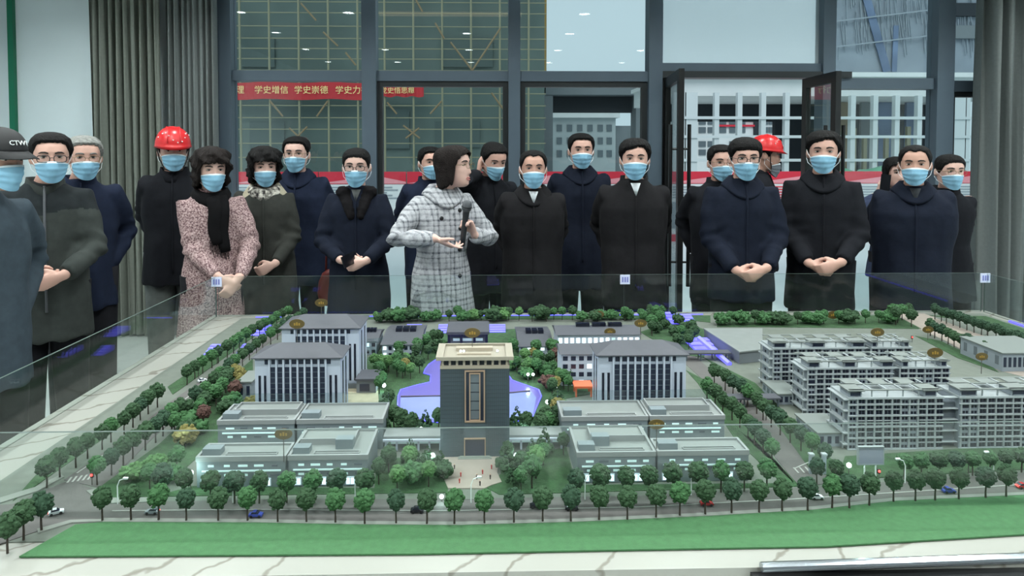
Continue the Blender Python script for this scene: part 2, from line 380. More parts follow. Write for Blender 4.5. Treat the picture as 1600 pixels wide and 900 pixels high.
# white frame building across the yard
Y = 17.0
t = thing('white_frame_building', 'low white building under construction with row of white posts', 'building')
xl, xr = yp(1058, 200, Y).x, yp(1600, 200, Y).x
m = MB().box(xl, xr, Y, Y + 5, yp(1150, 150, Y).z, yp(1150, 120, Y).z); m.build('roof_beam', 'white_slab', t)
m = MB().box(xl - .1, xr, Y - .25, Y + 5, yp(1150, 121, Y).z, yp(1150, 114, Y).z); m.build('roof_edge', 'white_slab', t)
for u in [1062, 1080, 1120, 1156, 1193, 1230, 1333, 1368, 1402, 1437, 1500, 1512]:
    c_ = yp(u, 200, Y - .3); wd = .16 if u in (1062, 1080, 1500) else .06
    MB().box(c_.x - wd, c_.x + wd, Y - .3, Y - .15, 0, yp(1150, 146 if u < 1300 else 150, Y).z).build('post', 'pole_white', t)
for v in (185, 214, 250):
    z = yp(1150, v, Y).z; MB().box(xl, xr, Y - .34, Y - .28, z - .035, z + .035).build('rail', 'pole_white', t)
MB().box(yp(1290, 200, Y).x, xr, Y + 3, Y + 3.2, 0, yp(1400, 150, Y).z).build('back_wall', 'dark_void', t)  # shade of the interior put into the dark colour
MB().box(xl, yp(1290, 200, Y).x, Y + 3, Y + 3.2, yp(1150, 182, Y).z, yp(1150, 150, Y).z).build('opening_shade', 'dark_void', t)  # dark sheet painted as the shade in the opening behind the posts
for (u0, u1, mn) in ((1372, 1402, 'net_blue'), (1416, 1440, 'net_blue'), (1310, 1330, 'pole_rust'), (1345, 1360, 'grey_slab'), (1470, 1500, 'white_slab')):
    MB().box(yp(u0, 200, Y + 2).x, yp(u1, 200, Y + 2).x, Y + 2, Y + 2.1, .6, yp(1400, 160, Y + 2).z).build('hanging_sheet', mn, t)
for u in range(1318, 1460, 17):
    h_ = random.uniform(196, 225); c_ = yp(u, 235, Y + 1); MB().box(c_.x - .05, c_.x + .05, Y + 1, Y + 1.1, 0, yp(u, h_, Y + 1).z).build('prop', 'pole_tan', t)
# upper netted storeys on the right
t = thing('netted_tower', 'grey block wrapped in torn white debris netting with blue sheet', 'building'); Y = 18.5
x0, x1 = yp(1302, 50, Y).x, yp(1640, 50, Y).x
MB().box(x0, x1, Y, Y + .6, yp(1400, 118, Y).z, 9).build('netted_wall', 'net_white', t)
m = MB(); rr = random.Random(2)
for i in range(190):
    u = rr.uniform(1300, 1540); v = rr.uniform(-30, 95); p = yp(u, v, Y - .05); L = rr.uniform(.3, 1.0); s_ = rr.uniform(-.02, .16)
    m.bar(p, (p.x - s_ * L, Y - .05, p.z + L), rr.uniform(.008, .02), .02)
m.build('net_folds', 'net_crease', t, kind='stuff')
for (u0, v0, u1, v1, wd) in ((1352, -10, 1386, 112, .22), (1400, 40, 1397, 112, .14)):
    m = MB(); m.bar(yp(u0, v0, Y - .08), yp(u1, v1, Y - .08), wd, .03); m.build('torn_sheet', 'net_blue', t)
for v in (22, 62): 
    m = MB(); m.bar(yp(1300, v + 12, Y - .12), yp(1450, v - 6, Y - .12), .035, .035); m.build('ledger', 'net_crease', t)
for (v0, v1) in ((5, 25), (40, 60)):
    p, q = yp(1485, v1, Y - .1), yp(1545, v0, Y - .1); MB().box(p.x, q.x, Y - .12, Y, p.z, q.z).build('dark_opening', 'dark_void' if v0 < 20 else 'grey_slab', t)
# far flats seen through the doorway
t = thing('flats', 'far white flats with red balcony lines seen through the doorway', 'building'); Y = 30.0
xl2, xr2 = yp(1085, 200, Y).x, yp(1262, 200, Y).x
MB().box(xl2, xr2, Y, Y + 4, 0, yp(1150, 180, Y).z).build('wall', 'white_slab', t)
for v0, v1 in ((186, 189), (195, 198)):
    MB().box(yp(1120, 190, Y).x, yp(1178, 190, Y).x, Y - .1, Y, yp(1150, v1, Y).z, yp(1150, v0, Y).z).build('balcony_line', 'board_red' if v0 == 195 else 'board_pink', t)
for u in (1098, 1112, 1130, 1146, 1160, 1196, 1208, 1220, 1235, 1248):
    for v in (190, 203, 225, 238):
        if rr.random() < .9:
            c_ = yp(u, v, Y - .1); MB().box(c_.x - .16, c_.x + .16, Y - .05, Y + .05, c_.z - .13, c_.z + .13).build('window', 'far_window', t)
MB().box(yp(1177, 200, Y).x, yp(1188, 200, Y).x, Y - .08, Y, yp(1180, 212, Y).z, yp(1180, 188, Y).z).build('stair_window', 'dark_void', t)
# hoarding in the yard
Y = 12.2
z1, z0 = yp(1100, 268, Y).z, yp(1100, 386, Y).z
xs0, xs1 = yp(360, 300, Y).x, yp(1570, 300, Y).x
n = 9
for k in range(n):
    a, b = xs0 + (xs1 - xs0) * k / n, xs0 + (xs1 - xs0) * (k + 1) / n
    hd = thing('hoarding_panel', ['white notice board with red header behind the women in coats', 'white notice board with red header behind the navy coated man', 'white notice board with red lettering behind the plaid coat', 'white notice board hidden behind the crowd centre', 'white notice board behind the taller man in the middle', 'white notice board left of the open doorway', 'white notice board framed by the doorway with red wave', 'white notice board behind the clasped hands man by the door leaf', 'white notice board with dark lettering near the end curtain'][k], 'notice board', ((a + b) / 2, Y, 0))
    wd = (b - a) / 2 - .01; h = z1 - z0
    box_obj('board', 'board_white', (-wd, wd, 0, .05, z0 + .12 * h, z1 - .16 * h), hd)
    box_obj('header', 'board_red', (-wd, wd, -.01, .05, z1 - .16 * h, z1), hd)
    box_obj('footer', 'board_red', (-wd, wd, -.01, .05, z0 + .05 * h, z0 + .17 * h), hd)
    m = MB()
    for j in range(4): m.box(-wd + 2 * wd * j / 4 + .02, -wd + 2 * wd * j / 4 + .2, -.015, .04, z0, z0 + .07 * h)
    m.build('base_block', 'board_orange', hd)
    m = MB().add([(-wd, -.014, z1 - .15 * h), (wd * .3, -.014, z1 - .05 * h), (wd, -.014, z1 - .13 * h), (wd, -.014, z1 - .155 * h)], [(0, 3, 2, 1)]); m.build('wave_motif', 'board_pink', hd)
    for j in range(3): box_obj('picture', ['board_grey', 'board_pink', 'board_grey'][j], (-wd + .08 + j * .42, -wd + .38 + j * .42, -.012, .02, z0 + (.25 + .1 * (j % 2)) * h, z0 + .6 * h), hd)
    m = MB()
    for j in range(5): m.box(-wd + .1, wd - .15 - .1 * (j % 3), -.012, .01, z0 + (.65 + .035 * j) * h, z0 + (.665 + .035 * j) * h)
    m.build('text_lines', 'board_red' if k in (2, 6) else 'board_grey', hd)
q_ = yp(1372, 352, Y - .02); text_obj('lettering', '\u95fb', .17, 'dark_void', (q_.x - hd.location.x, -.014, q_.z), hd)
# green dust nets
def mound(label, u0, u1, v0, v1, Y):
    a, b = yp(u0, v1, Y), yp(u1, v0, Y); h = b.z - 0; mb = MB(); rows = []
    for j in range(7):
        s_ = j / 6
        rows.append([(a.x + (b.x - a.x) * i / 20, Y + 2.5 * s_, max(0.0, h * math.sin(PI * min(.5 + 0 * s_, .5)) * math.sin(PI * (.08 + .84 * i / 20)) ** .35 * (.0 if j in (0, 6) else .75 + .25 * noise.noise((i * .5, j, Y))))) for i in range(21)])
    mb.rings(rows, cap=False, close=False); o = mb.build('dust_net', 'green_net_ground', None, True); tag(o, label, 'dust net')
mound('long green dust net over rubble behind the boards near the end curtain', 1320, 1600, 240, 300, 13.2)
mound('small green dust net mound behind the boards at the crowd centre', 905, 985, 258, 300, 13.2)
# ================================================================== DISPLAY TABLE
def marble():
    m = mat('marble', srgb(142, 142, 136), 0.25, noise_amt=0.05, nscale=5)
    nt = m.node_tree; b = nt.nodes['Principled BSDF']
    tc = nt.nodes.new('ShaderNodeTexCoord'); wv = nt.nodes.new('ShaderNodeTexWave'); wv.inputs['Scale'].default_value = 2.2; wv.inputs['Distortion'].default_value = 12; wv.inputs['Detail'].default_value = 5
    mp = nt.nodes.new('ShaderNodeMapping'); mp.inputs['Rotation'].default_value = (0, 0, .9); nt.links.new(tc.outputs['Object'], mp.inputs[0]); nt.links.new(mp.outputs[0], wv.inputs[0])
    cr = nt.nodes.new('ShaderNodeValToRGB'); cr.color_ramp.elements[0].position = 0.0; cr.color_ramp.elements[0].color = (*srgb(118, 114, 106), 1); cr.color_ramp.elements[1].position = .035; cr.color_ramp.elements[1].color = (*srgb(148, 148, 141), 1)
    nt.links.new(wv.outputs['Fac'], cr.inputs[0]); nt.links.new(cr.outputs[0], b.inputs['Base Color'])
marble()
mat('table_skirt', srgb(120, 122, 122), 0.5); mat('chrome', srgb(170, 176, 182), 0.2, 0.9)
glass_mat('case_glass', (0.93, 0.965, 0.955), 1.38, 0, .004, (.75, .85, .83)); mat('glass_edge', srgb(66, 80, 76), 0.5)
mat('plate_white', srgb(208, 212, 235), 0.4); mat('plate_ink', srgb(120, 125, 190), 0.5)
G = 0.228
BL, BR = gp(332, 494), gp(1532, 488)
YF_G, YB_G = 1.70, 3.80
XLg = gp(139, 636).x; XLb = BL.x; XRb = BR.x
xl_ = (XLg + XLb) / 2 - .02; xr_ = XRb + .03
yfront = gp(800, 893).y
tb = thing('display_table', 'long marble topped display table that carries the campus model', 'table', (0, 0, 0))
mt = MB().box(xl_ - .03, xr_ + .03, yfront, YB_G + .03, ZT - .045, ZT)
mt.build('table_slab', 'marble', tb)
MB().box(xl_ + .05, xr_ - .05, yfront + .08, YB_G - .05, 0, ZT - .045).build('table_skirt', 'table_skirt', tb)
m = MB(); m.tube([(.62, yfront - .012, ZT + .008), (xr_ + .03, yfront + .055, ZT + .008)], .011, 12); m.build('edge_rail', 'chrome', tb)
m = MB(); m.box(.6, xr_ + .03, yfront - .03, yfront, ZT - .05, ZT - .01); m.build('edge_strip', 'black_metal', tb)
# glass walls: each sheet a part, with a green edge along its top
def sheet(a, b, th=.008):
    a = Vector(a); b = Vector(b); d = (b - a).normalized(); nrm = Vector((-d.y, d.x, 0)) * th / 2; m = MB()
    ps = [a - nrm, b - nrm, b + nrm, a + nrm]
    vs = [(p.x, p.y, ZT) for p in ps] + [(p.x, p.y, ZT + G) for p in ps]
    m.add(vs, [(0, 1, 5, 4), (2, 3, 7, 6), (3, 2, 1, 0)], 0); m.add(vs, [(4, 5, 6, 7), (1, 2, 6, 5), (3, 0, 4, 7)], 1)
    return m.build('glass_sheet', ['case_glass', 'glass_edge'], tb)
xseam = gp(975, 490).x
sheet((xl_ + .01, YB_G, 0), (xseam - .003, YB_G, 0)); sheet((xseam + .003, YB_G, 0), (xr_ - .01, YB_G, 0))
sheet((xl_, YF_G, 0), (xl_, YB_G - .01, 0)); sheet((xr_, YF_G, 0), (xr_, YB_G - .01, 0))
sheet((xl_ + .01, YF_G, 0), (xr_ - .01, YF_G, 0))
for x_, y_ in ((xl_ + .012, YB_G - .02), (xseam, YB_G - .012), (xr_ - .012, YB_G - .02)):
    c_ = MB().box(x_ - .028, x_ + .028, y_ - .012, y_ - .006, ZT + G - .052, ZT + G + .002).build('joint_plate', 'plate_white', tb)
    m = MB()
    for i in (-1, 0, 1): m.box(x_ + i * .014 - .004, x_ + i * .014 + .004, y_ - .0135, y_ - .012, ZT + G - .04, ZT + G - .01)
    m.build('plate_mark', 'plate_ink', c_)

# ================================================================== MODEL GROUND
mat('lawn', srgb(56, 98, 60), 0.9, noise_amt=0.10, nscale=60, bump=.3, bscale=400)
mat('turf', srgb(45, 74, 43), 0.95, noise_amt=0.3, nscale=40, bump=.5, bscale=200)
mat('asphalt', srgb(84, 82, 80), 0.8, noise_amt=0.07, nscale=30)
mat('model_paving', srgb(92, 98, 90), 0.8, noise_amt=0.08, nscale=30)
mat('kerb', srgb(116, 121, 114), 0.8); mat('lane_white', srgb(146, 148, 143), 0.7)
mat('plaza_pink', srgb(140, 130, 121), 0.8, noise_amt=0.05, nscale=40)
mat('sand_court', srgb(160, 152, 128), 0.8, noise_amt=0.08, nscale=50)
mat('lake_water', srgb(118, 130, 180), 0.15, noise_amt=0.06, nscale=8); mat('lake_shallow', srgb(96, 90, 158), 0.3)
mat('blue_led', (.1, .1, .9), .4, emit=(.10, .09, 1.0), estr=1.5); mat('dark_kerb', srgb(70, 64, 76), .7)
base = thing('model_ground', 'ground of the campus model with roads, lawns and a pale lake', 'model ground')
def ground_part(name, px, m, z0, z1, parent=base):
    return MB().prism([tuple(gp(u, v))[:2] for u, v in px], ZT + z0, ZT + z1).build(name, m, parent)
bx0, bx1 = xl_ + .14, xr_ - .05
MB().prism([(bx0, 1.60), (bx1, 1.60), (bx1, YB_G - .06), (bx0 + .02, YB_G - .06)], ZT, ZT + .003).build('paving_base', 'model_paving', base)
ground_part('lawn', [(30, 873), (640, 869), (1000, 862), (1290, 857), (1700, 832), (1700, 772), (1570, 778), (1400, 786), (1270, 800), (1100, 810), (900, 819), (720, 824), (560, 823), (400, 820), (160, 819), (118, 823)], 'lawn', .002, .006)
ground_part('road', [(-140, 800), (20, 790), (60, 772), (110, 752), (150, 768), (160, 788), (400, 783), (700, 782), (1000, 777), (1250, 764), (1720, 733), (1720, 768), (1400, 780), (1270, 794), (1100, 804), (900, 813), (720, 818), (560, 817), (400, 814), (160, 812), (110, 817), (60, 832), (-140, 900)], 'asphalt', .002, .0045)
ground_part('road', [(100, 752), (205, 678), (262, 632), (300, 606), (360, 564), (415, 528), (462, 494), (482, 494), (430, 530), (385, 562), (330, 606), (290, 640), (240, 685), (160, 765)], 'asphalt', .002, .0042)
ground_part('road', [(1248, 762), (1190, 690), (1120, 615), (1060, 560), (1002, 495), (1017, 495), (1088, 560), (1153, 615), (1238, 690), (1306, 757)], 'asphalt', .002, .0042)
ground_part('road', [(1392, 491), (1444, 491), (1520, 520), (1660, 566), (1600, 590), (1560, 580), (1480, 535), (1420, 508)], 'plaza_pink', .002, .0042)
# lane lines and crossings
def lines(name, segs, wpx=.004, m='lane_white'):
    mb = MB()
    for (u0, v0, u1, v1) in segs: mb.bar(tuple(gp(u0, v0))[:2] + (ZT + .0050,), tuple(gp(u1, v1))[:2] + (ZT + .0050,), wpx, .0008)
    mb.build(name, m, base, kind='stuff')
lines('lane_lines', [(175, 801, 400, 799), (400, 799, 700, 801), (700, 801, 1000, 795), (1000, 795, 1250, 782), (1250, 782, 1700, 753), (1240, 735, 1270, 722), (120, 742, 300, 618)])
lines('zebra_crossing', [(105 + i * 8, 757 - i * 1.2, 112 + i * 8, 748 - i * 1.2) for i in range(5)] + [(1248 + i * 9, 742 - i * .5, 1240 + i * 9, 733 - i * .5) for i in range(5)], .005)
for px in ([(0, 789), (60, 770), (100, 748), (96, 744), (55, 764), (0, 781)], [(60, 836), (112, 820), (165, 818), (165, 814), (110, 816), (58, 830)],
           [(135, 770), (160, 790), (250, 787), (250, 780), (172, 781), (152, 766)]):
    ground_part('kerb', px, 'kerb', .002, .0065)
ground_part('kerb', [(160, 819), (400, 820), (560, 823), (720, 824), (900, 819), (1100, 810), (1270, 800), (1400, 786), (1700, 772), (1700, 768), (1400, 781), (1270, 795), (1100, 805), (900, 814), (720, 819), (560, 818), (400, 815), (160, 813)], 'kerb', .002, .0068)
# greens
for px in ([(20, 785), (55, 762), (200, 660), (235, 630), (205, 645), (60, 740)], [(270, 618), (400, 525), (448, 497), (425, 495), (330, 560), (262, 606)],
           [(158, 762), (250, 695), (330, 618), (395, 562), (398, 690), (305, 720), (240, 778), (172, 780)],
           [(590, 715), (694, 724), (700, 750), (700, 772), (240, 778), (300, 762), (585, 765)],
           [(783, 742), (778, 726), (885, 700), (900, 760), (1240, 757), (1160, 680), (1180, 690), (1250, 762), (780, 775), (760, 764)],
           [(545, 615), (575, 560), (650, 520), (820, 515), (880, 560), (935, 580), (935, 615), (880, 625), (875, 690), (795, 690), (690, 690), (600, 690), (600, 640)],
           [(450, 500), (600, 500), (1060, 500), (1110, 505), (1110, 494), (450, 494)], [(1120, 512), (1180, 512), (1440, 515), (1400, 494), (1120, 494)],
           [(1150, 690), (1090, 600), (1072, 580), (1110, 600), (1190, 695), (1240, 755), (1225, 760)], [(1265, 735), (1240, 700), (1180, 620), (1100, 560), (1180, 600), (1300, 720), (1310, 752)],
           [(1310, 752), (1320, 715), (1700, 690), (1700, 730)], [(1430, 526), (1470, 534), (1545, 570), (1560, 583), (1495, 560)], [(1452, 494), (1530, 505), (1660, 548), (1660, 535), (1540, 495)],
           [(1000, 520), (1060, 500), (1110, 520), (1100, 560), (1060, 555)]):
    ground_part('turf', px, 'turf', .002, .0048)
# plaza
plaza = [(672, 722), (690, 726), (697, 735), (698, 744), (694, 752), (700, 766), (757, 766), (768, 761), (784, 756), (777, 742), (778, 730), (786, 722), (780, 716), (690, 716)]
ground_part('plaza', plaza, 'plaza_pink', .003, .0062)
ground_part('sand_court', [(538, 605), (590, 606), (592, 632), (538, 632)], 'sand_court', .003, .006)
ground_part('sand_court', [(540, 590), (575, 583), (585, 598), (540, 602)], 'sand_court', .003, .0058)
ground_part('entry_drive', [(700, 769), (760, 769), (766, 783), (694, 783)], 'model_paving', .003, .0055)
# lake
lake = [(690, 560), (679, 566), (670, 572), (664, 580), (662, 586), (673, 589), (672, 600), (650, 605), (626, 612), (622, 622), (621, 640), (640, 658), (690, 664), (800, 664), (832, 655), (838, 640), (846, 622), (842, 612), (825, 606), (800, 597), (792, 585), (792, 560)]
lk = ground_part('lake', lake, 'lake_shallow', .003, .0064)
ground_part('deep_water', [(626, 624), (690, 622), (800, 616), (830, 615), (838, 624), (833, 650), (800, 660), (690, 660), (642, 654), (625, 640)], 'lake_water', .006, .0072)
m = MB(); m.tube([tuple(gp(u, v))[:2] + (ZT + .009,) for u, v in ((626, 623), (690, 622), (800, 617), (828, 614))], .0028, 6); m.build('dam_kerb', 'dark_kerb', base)
m = MB(); pts = [tuple(gp(u, v))[:2] + (ZT + .008,) for u, v in lake]; m.tube(pts + pts[:1], .0022, 6); m.build('lake_led_strip', 'blue_led', base)
m = MB(); m.tube([(xr_ - .04, YB_G - .25, ZT + .006), (xr_ - .04, 2.2, ZT + .006)], .007, 6); m.build('edge_led_strip', 'blue_led', base)
m = MB()
for (u0, u1, v) in ((400, 440, 497), (470, 600, 494), (650, 900, 494), (960, 1100, 494)):
    a, b = gp(u0, v), gp(u1, v); m.tube([(a.x, YB_G - .05, ZT + .006), (b.x, YB_G - .05, ZT + .006)], .003, 6)
m.build('back_led_strip', 'blue_led', base)
# blue lit garden steps
def blue_patch(u0, u1, v0, v1, rot=0):
    a, b = gp(u0, v1), gp(u1, v1); c_ = gp(u0, v0); m = MB(); n = 4
    for i in range(n): m.box(a.x, b.x, a.y + (c_.y - a.y) * i / n, a.y + (c_.y - a.y) * (i + 1) / n - .004, ZT + .004, ZT + .008 + .006 * i)
    return m.build('blue_lit_steps', 'blue_steps', base)
mat('blue_steps', srgb(120, 120, 230), .5, emit=(.12, .1, 1.0), estr=.9)
for q in ((392, 412, 515, 526), (366, 382, 545, 558), (632, 656, 514, 524), (684, 700, 514, 522), (1092, 1128, 535, 556), (1050, 1062, 494, 508), (765, 790, 514, 521), (1072, 1088, 498, 506), (318, 332, 546, 556)): blue_patch(*q)

# ================================================================== MODEL BUILDINGS
mat('tower_dark', srgb(72, 84, 91), 0.45, noise_amt=.05, nscale=15); mat('tower_fin', srgb(60, 70, 76), .4)
mat('cream_trim', srgb(164, 154, 138), .5); mat('cream_roof', srgb(140, 134, 120), .6); mat('bronze', srgb(150, 128, 108), .4)
mat('model_grey', srgb(100, 106, 110), .6, noise_amt=.03, nscale=20); mat('model_grey_light', srgb(126, 131, 131), .6, noise_amt=.03, nscale=20)
mat('model_white', srgb(166, 175, 188), .6); mat('roof_slate', srgb(66, 68, 75), .6, noise_amt=.05, nscale=60)
mat('window_dark', srgb(36, 42, 58), .2); mat('window_blueblack', srgb(22, 26, 40), .2); mat('pane_grey', srgb(90, 98, 104), .2)
mat('window_lit', (.8, .95, 1), .4, emit=(.78, .95, 1.0), estr=1.1); mat('window_lit_soft', srgb(190, 215, 215), .4, emit=(.7, .95, .95), estr=.28)
mat('podium_wall', srgb(106, 117, 121), .5, noise_amt=.04, nscale=30); mat('podium_roof', srgb(114, 120, 118), .6, noise_amt=.04, nscale=25)
mat('dorm_wall', srgb(128, 137, 144), .6, noise_amt=.03, nscale=30); mat('dorm_roof', srgb(106, 113, 110), .6); mat('dorm_trim', srgb(144, 152, 154), .6)
mat('gazebo_orange', srgb(196, 96, 62), .5); mat('acrylic', srgb(190, 200, 200), .1)
glass_mat('acrylic_clear', (.88, .93, .93), 1.45)
Z0 = ZT + .004
# --- central tower
a, b = gp(688, 717), gp(796, 716); yf = (a.y + b.y) / 2; wx = b.x - a.x
hT = yp(740, 577, yf).z - ZT
tw = thing('model_tower', 'dark grey slab tower with gold framed window strip and cream roof rim', 'model building', ((a.x + b.x) / 2, yf, Z0))
hw, dp = wx / 2, .13
MB().box(-hw, hw, 0, dp, 0, hT).build('wall', 'tower_dark', tw)
m = MB()
n = 34
for i in range(n):
    x = -hw + wx * (i + .5) / n
    if abs(x) > .032: m.box(x - .0006, x + .0006, -.0018, 0, .002, hT - .004)
for i in range(22):
    z = hT * (i + .7) / 22; m.box(-hw, -.032, -.0010, 0, z - .0005, z + .0005); m.box(.032, hw, -.0010, 0, z - .0005, z + .0005)
m.build('facade_fins', 'tower_fin', tw, kind='stuff')
zt, zb = hT - .006, yp(740, 661, yf).z - ZT
MB().box(-.031, .031, -.0015, .004, zb, zt).build('window_recess', 'window_dark', tw)
def frame(mb, x0, x1, z0, z1, t, y0, y1, mi=0):
    mb.box(x0, x0 + t, y0, y1, z0, z1, mi); mb.box(x1 - t, x1, y0, y1, z0, z1, mi); mb.box(x0 + t, x1 - t, y0, y1, z1 - t, z1, mi); mb.box(x0 + t, x1 - t, y0, y1, z0, z0 + t, mi)
m = MB(); frame(m, -.031, .031, zb, zt, .004, -.006, -.001); m.build('outer_frame', 'bronze', tw)
m = MB(); frame(m, -.017, .017, zb + .004, zt - .008, .0035, -.006, -.001); m.build('inner_frame', 'bronze', tw)
for i in range(5):
    z0 = zb + .008 + (zt - zb - .02) * i / 5; MB().box(-.0135, .0135, -.0035, -.001, z0 + .002, z0 + (zt - zb - .02) / 5 - .001).build('window_pane', 'pane_grey', tw)
zd = yp(740, 686, yf).z - ZT
m = MB(); frame(m, -.033, .033, -.003, zd, .003, -.006, .001); m.build('entrance_frame', 'bronze', tw)
MB().box(-.030, .030, -.002, .001, 0, zd - .003).build('entrance_door', 'window_dark', tw)
for i in range(3): MB().box(-.045 - .006 * i, .045 + .006 * i, -.012 - .006 * i, -.001, 0, .006 - .002 * i).build('entrance_step', 'kerb', tw)
zg = yp(740, 562, yf).z - ZT
MB().box(-hw + .003, hw - .003, .004, dp - .004, hT, zg - .002).build('gallery_core', 'dark_void', tw)
MB().box(-hw, hw, -.002, dp, hT - .002, hT + .008).build('gallery_sill', 'cream_trim', tw)
for i in range(10):
    x = -hw + .008 + (wx - .016) * i / 9; MB().box(x - .0035, x + .0035, 0, .006, hT + .008, zg).build('gallery_column', 'cream_trim', tw)
e = .012; zr = zg + .008
MB().box(-hw - e + .004, hw + e - .004, .004 - e, dp - .004, zg - .002, zg + .001).build('roof_deck', 'cream_roof', tw)
m = MB(); y0, y1 = -e, dp + .004
for (x0, x1, ya, yb) in ((-hw - e, hw + e, y0, y0 + .006), (-hw - e, hw + e, y1 - .008, y1), (-hw - e, -hw - e + .022, y0 + .006, y1 - .008), (hw + e - .022, hw + e, y0 + .006, y1 - .008)): m.box(x0, x1, ya, yb, zg - .003, zr)
m.build('roof_rim', 'cream_roof', tw)
for x0, x1, ya, yb, h in ((-.06, .055, .07, .09, .012), (-.055, .05, .03, .04, .006)): MB().box(x0, x1, ya, yb, zg, zg + h).build('roof_plant', 'cream_trim', tw)
for x in (-.045, -.035, .07): MB().ball((x, .055, zg + .006), .004, 8, 6).build('roof_lamp', 'window_lit', tw)
# --- podium halls in front of the side towers
def podium_wing(root, x0, x1, y0, y1, h, lit, rowsN, seed, skylight=True, ground=True, m_wall='podium_wall'):
    rnd = random.Random(seed)
    MB().box(x0, x1, y0, y1, 0, h - .008).build('wall', m_wall, root)
    m = MB(); t = .005
    for b_ in ((x0 - .002, x1 + .002, y0 - .002, y0 + t), (x0 - .002, x1 + .002, y1 - t, y1 + .002), (x0 - .002, x0 + t, y0 + t, y1 - t), (x1 - t, x1 + .002, y0 + t, y1 - t)): m.box(*b_, h - .014, h)
    m.build('parapet', 'model_grey_light', root)
    MB().box(x0 + t, x1 - t, y0 + t, y1 - t, h - .009, h - .006).build('roof_deck', 'podium_roof', root)
    L = x1 - x0
    if skylight:
        m = MB(); frame_h(m, x0 + .3 * L, x0 + .88 * L, y0 + .016, y0 + .032, .002, h - .006, h - .002); m.build('skylight_curb', 'model_grey_light', root)
    # roof boxes
    MB().box(x0 + .03 * L, x0 + .24 * L, y0 + .02, y0 + .05, h - .008, h + .012).build('roof_box', 'podium_wall', root)
    nw = 5
    for r_ in range(rowsN):
        zz = h - .030 - r_ * .026
        for i in range(nw):
            cx = x0 + L * (.16 + .72 * i / (nw - 1)); wd = rnd.choice([.008, .011, .013])
            if zz > .03: MB().box(cx - wd, cx + wd, y0 - .0012, y0, zz, zz + .006).build('window', 'window_lit_soft' if rnd.random() < lit else 'pane_grey', root)
        if zz - .014 > .028: MB().box(x0 + .06 * L, x1 - .05 * L, y0 - .003, y0, zz - .013, zz - .009).build('window_band', 'window_lit_soft', root)
    if ground:
        for fx in (.1, .42, .78):
            cx = x0 + L * fx; o_ = MB().box(cx - .013, cx + .013, y0 - .0015, y0, .004, .026).build('shop_window', 'window_lit', root)
            mm_ = MB(); frame(mm_, cx - .013, cx + .013, .004, .026, .0016, -.0025 + y0, y0 - .001); mm_.box(cx - .0008, cx + .0008, y0 - .0024, y0 - .001, .004, .026); mm_.build('window_frame', 'model_white', o_)
def frame_h(mb, x0, x1, y0, y1, t, z0, z1):
    mb.box(x0, x1, y0, y0 + t, z0, z1); mb.box(x0, x1, y1 - t, y1, z0, z1); mb.box(x0, x0 + t, y0 + t, y1 - t, z0, z1); mb.box(x1 - t, x1, y0 + t, y1 - t, z0, z1)
def podium(label_f, label_b, uL, uS, uR, uLb, uSb, uRb, big, seed):
    yF = 1.845; hF = yp(700, 709, yF).z - Z0
    X = lambda u: yp(u, 712, yF).x
    t = thing('model_podium', label_f, 'model building', (X(uS), yF, Z0)); o = X(uS)
    dl, dr_ = (.085, .175) if big == 'R' else (.175, .085)
    podium_wing(t, X(uL) - o, X(uS) - o - .004, 0, dl, hF, .8, 3, seed); podium_wing(t, X(uS) - o + .004, X(uR) - o, .002, dr_, hF, .8, 3, seed + 1)
    MB().box(-.006, .006, .012, .08, 0, hF - .02).build('link_wall', 'tower_dark', t)
    # low raised roof field on the deeper wing
    lo, hi = (.016, X(uR) - o - .05) if big == 'R' else (X(uL) - o + .05, -.016)
    m = MB(); frame_h(m, lo, hi, .08, .155, .004, hF - .006, hF + .012); m.build('roof_parapet', 'model_grey_light', t); MB().box(lo + .004, hi - .004, .084, .151, hF - .006, hF + .006).build('roof_field', 'podium_roof', t)
    m = MB(); (m.box(hi - .05, hi, .05, .08, hF - .006, hF + .022) if big == 'R' else m.box(lo, lo + .05, .05, .08, hF - .006, hF + .022)); m.build('stair_head', 'podium_wall', t)
    yB = 2.075; hB = yp(700, 653, yB).z - Z0; X2 = lambda u: yp(u, 655, yB).x
    t2 = thing('model_podium', label_b, 'model building', (X2(uSb), yB, Z0)); o = X2(uSb); d = .135
    podium_wing(t2, X2(uLb) - o, -.004, 0, d, hB, .7, 2, seed + 2, ground=False); podium_wing(t2, .004, X2(uRb) - o, 0, d, hB, .7, 2, seed + 3, ground=False)
    lo, hi = (X2(uLb) - o + .03, -.01) if big == 'R' else (.01, X2(uRb) - o - .03)
    m = MB(); frame_h(m, lo, hi, .055, .12, .004, hB - .006, hB + .012); m.build('roof_parapet', 'model_grey_light', t2); MB().box(lo + .004, hi - .004, .059, .116, hB - .006, hB + .005).build('roof_field', 'podium_roof', t2)
    # clear acrylic guard on the roof edge
    m = MB(); m.box(X2(uLb) - o, X2(uRb) - o, d - .003, d, hB, hB + .035); m.build('roof_guard', 'acrylic_clear', t2)
podium('grey low podium hall on the pink coat side, fronting the road trees, lit shop windows', 'rear grey podium hall at the foot of the near pink coat side tower', 307, 448, 574, 340, 462, 598, 'R', 3)
podium('grey low podium hall beside the dormitories, fronting the road trees, lit shop windows', 'rear grey podium hall at the foot of the tower beside the orange pavilion', 902, 1026, 1170, 878, 1014, 1132, 'L', 13)
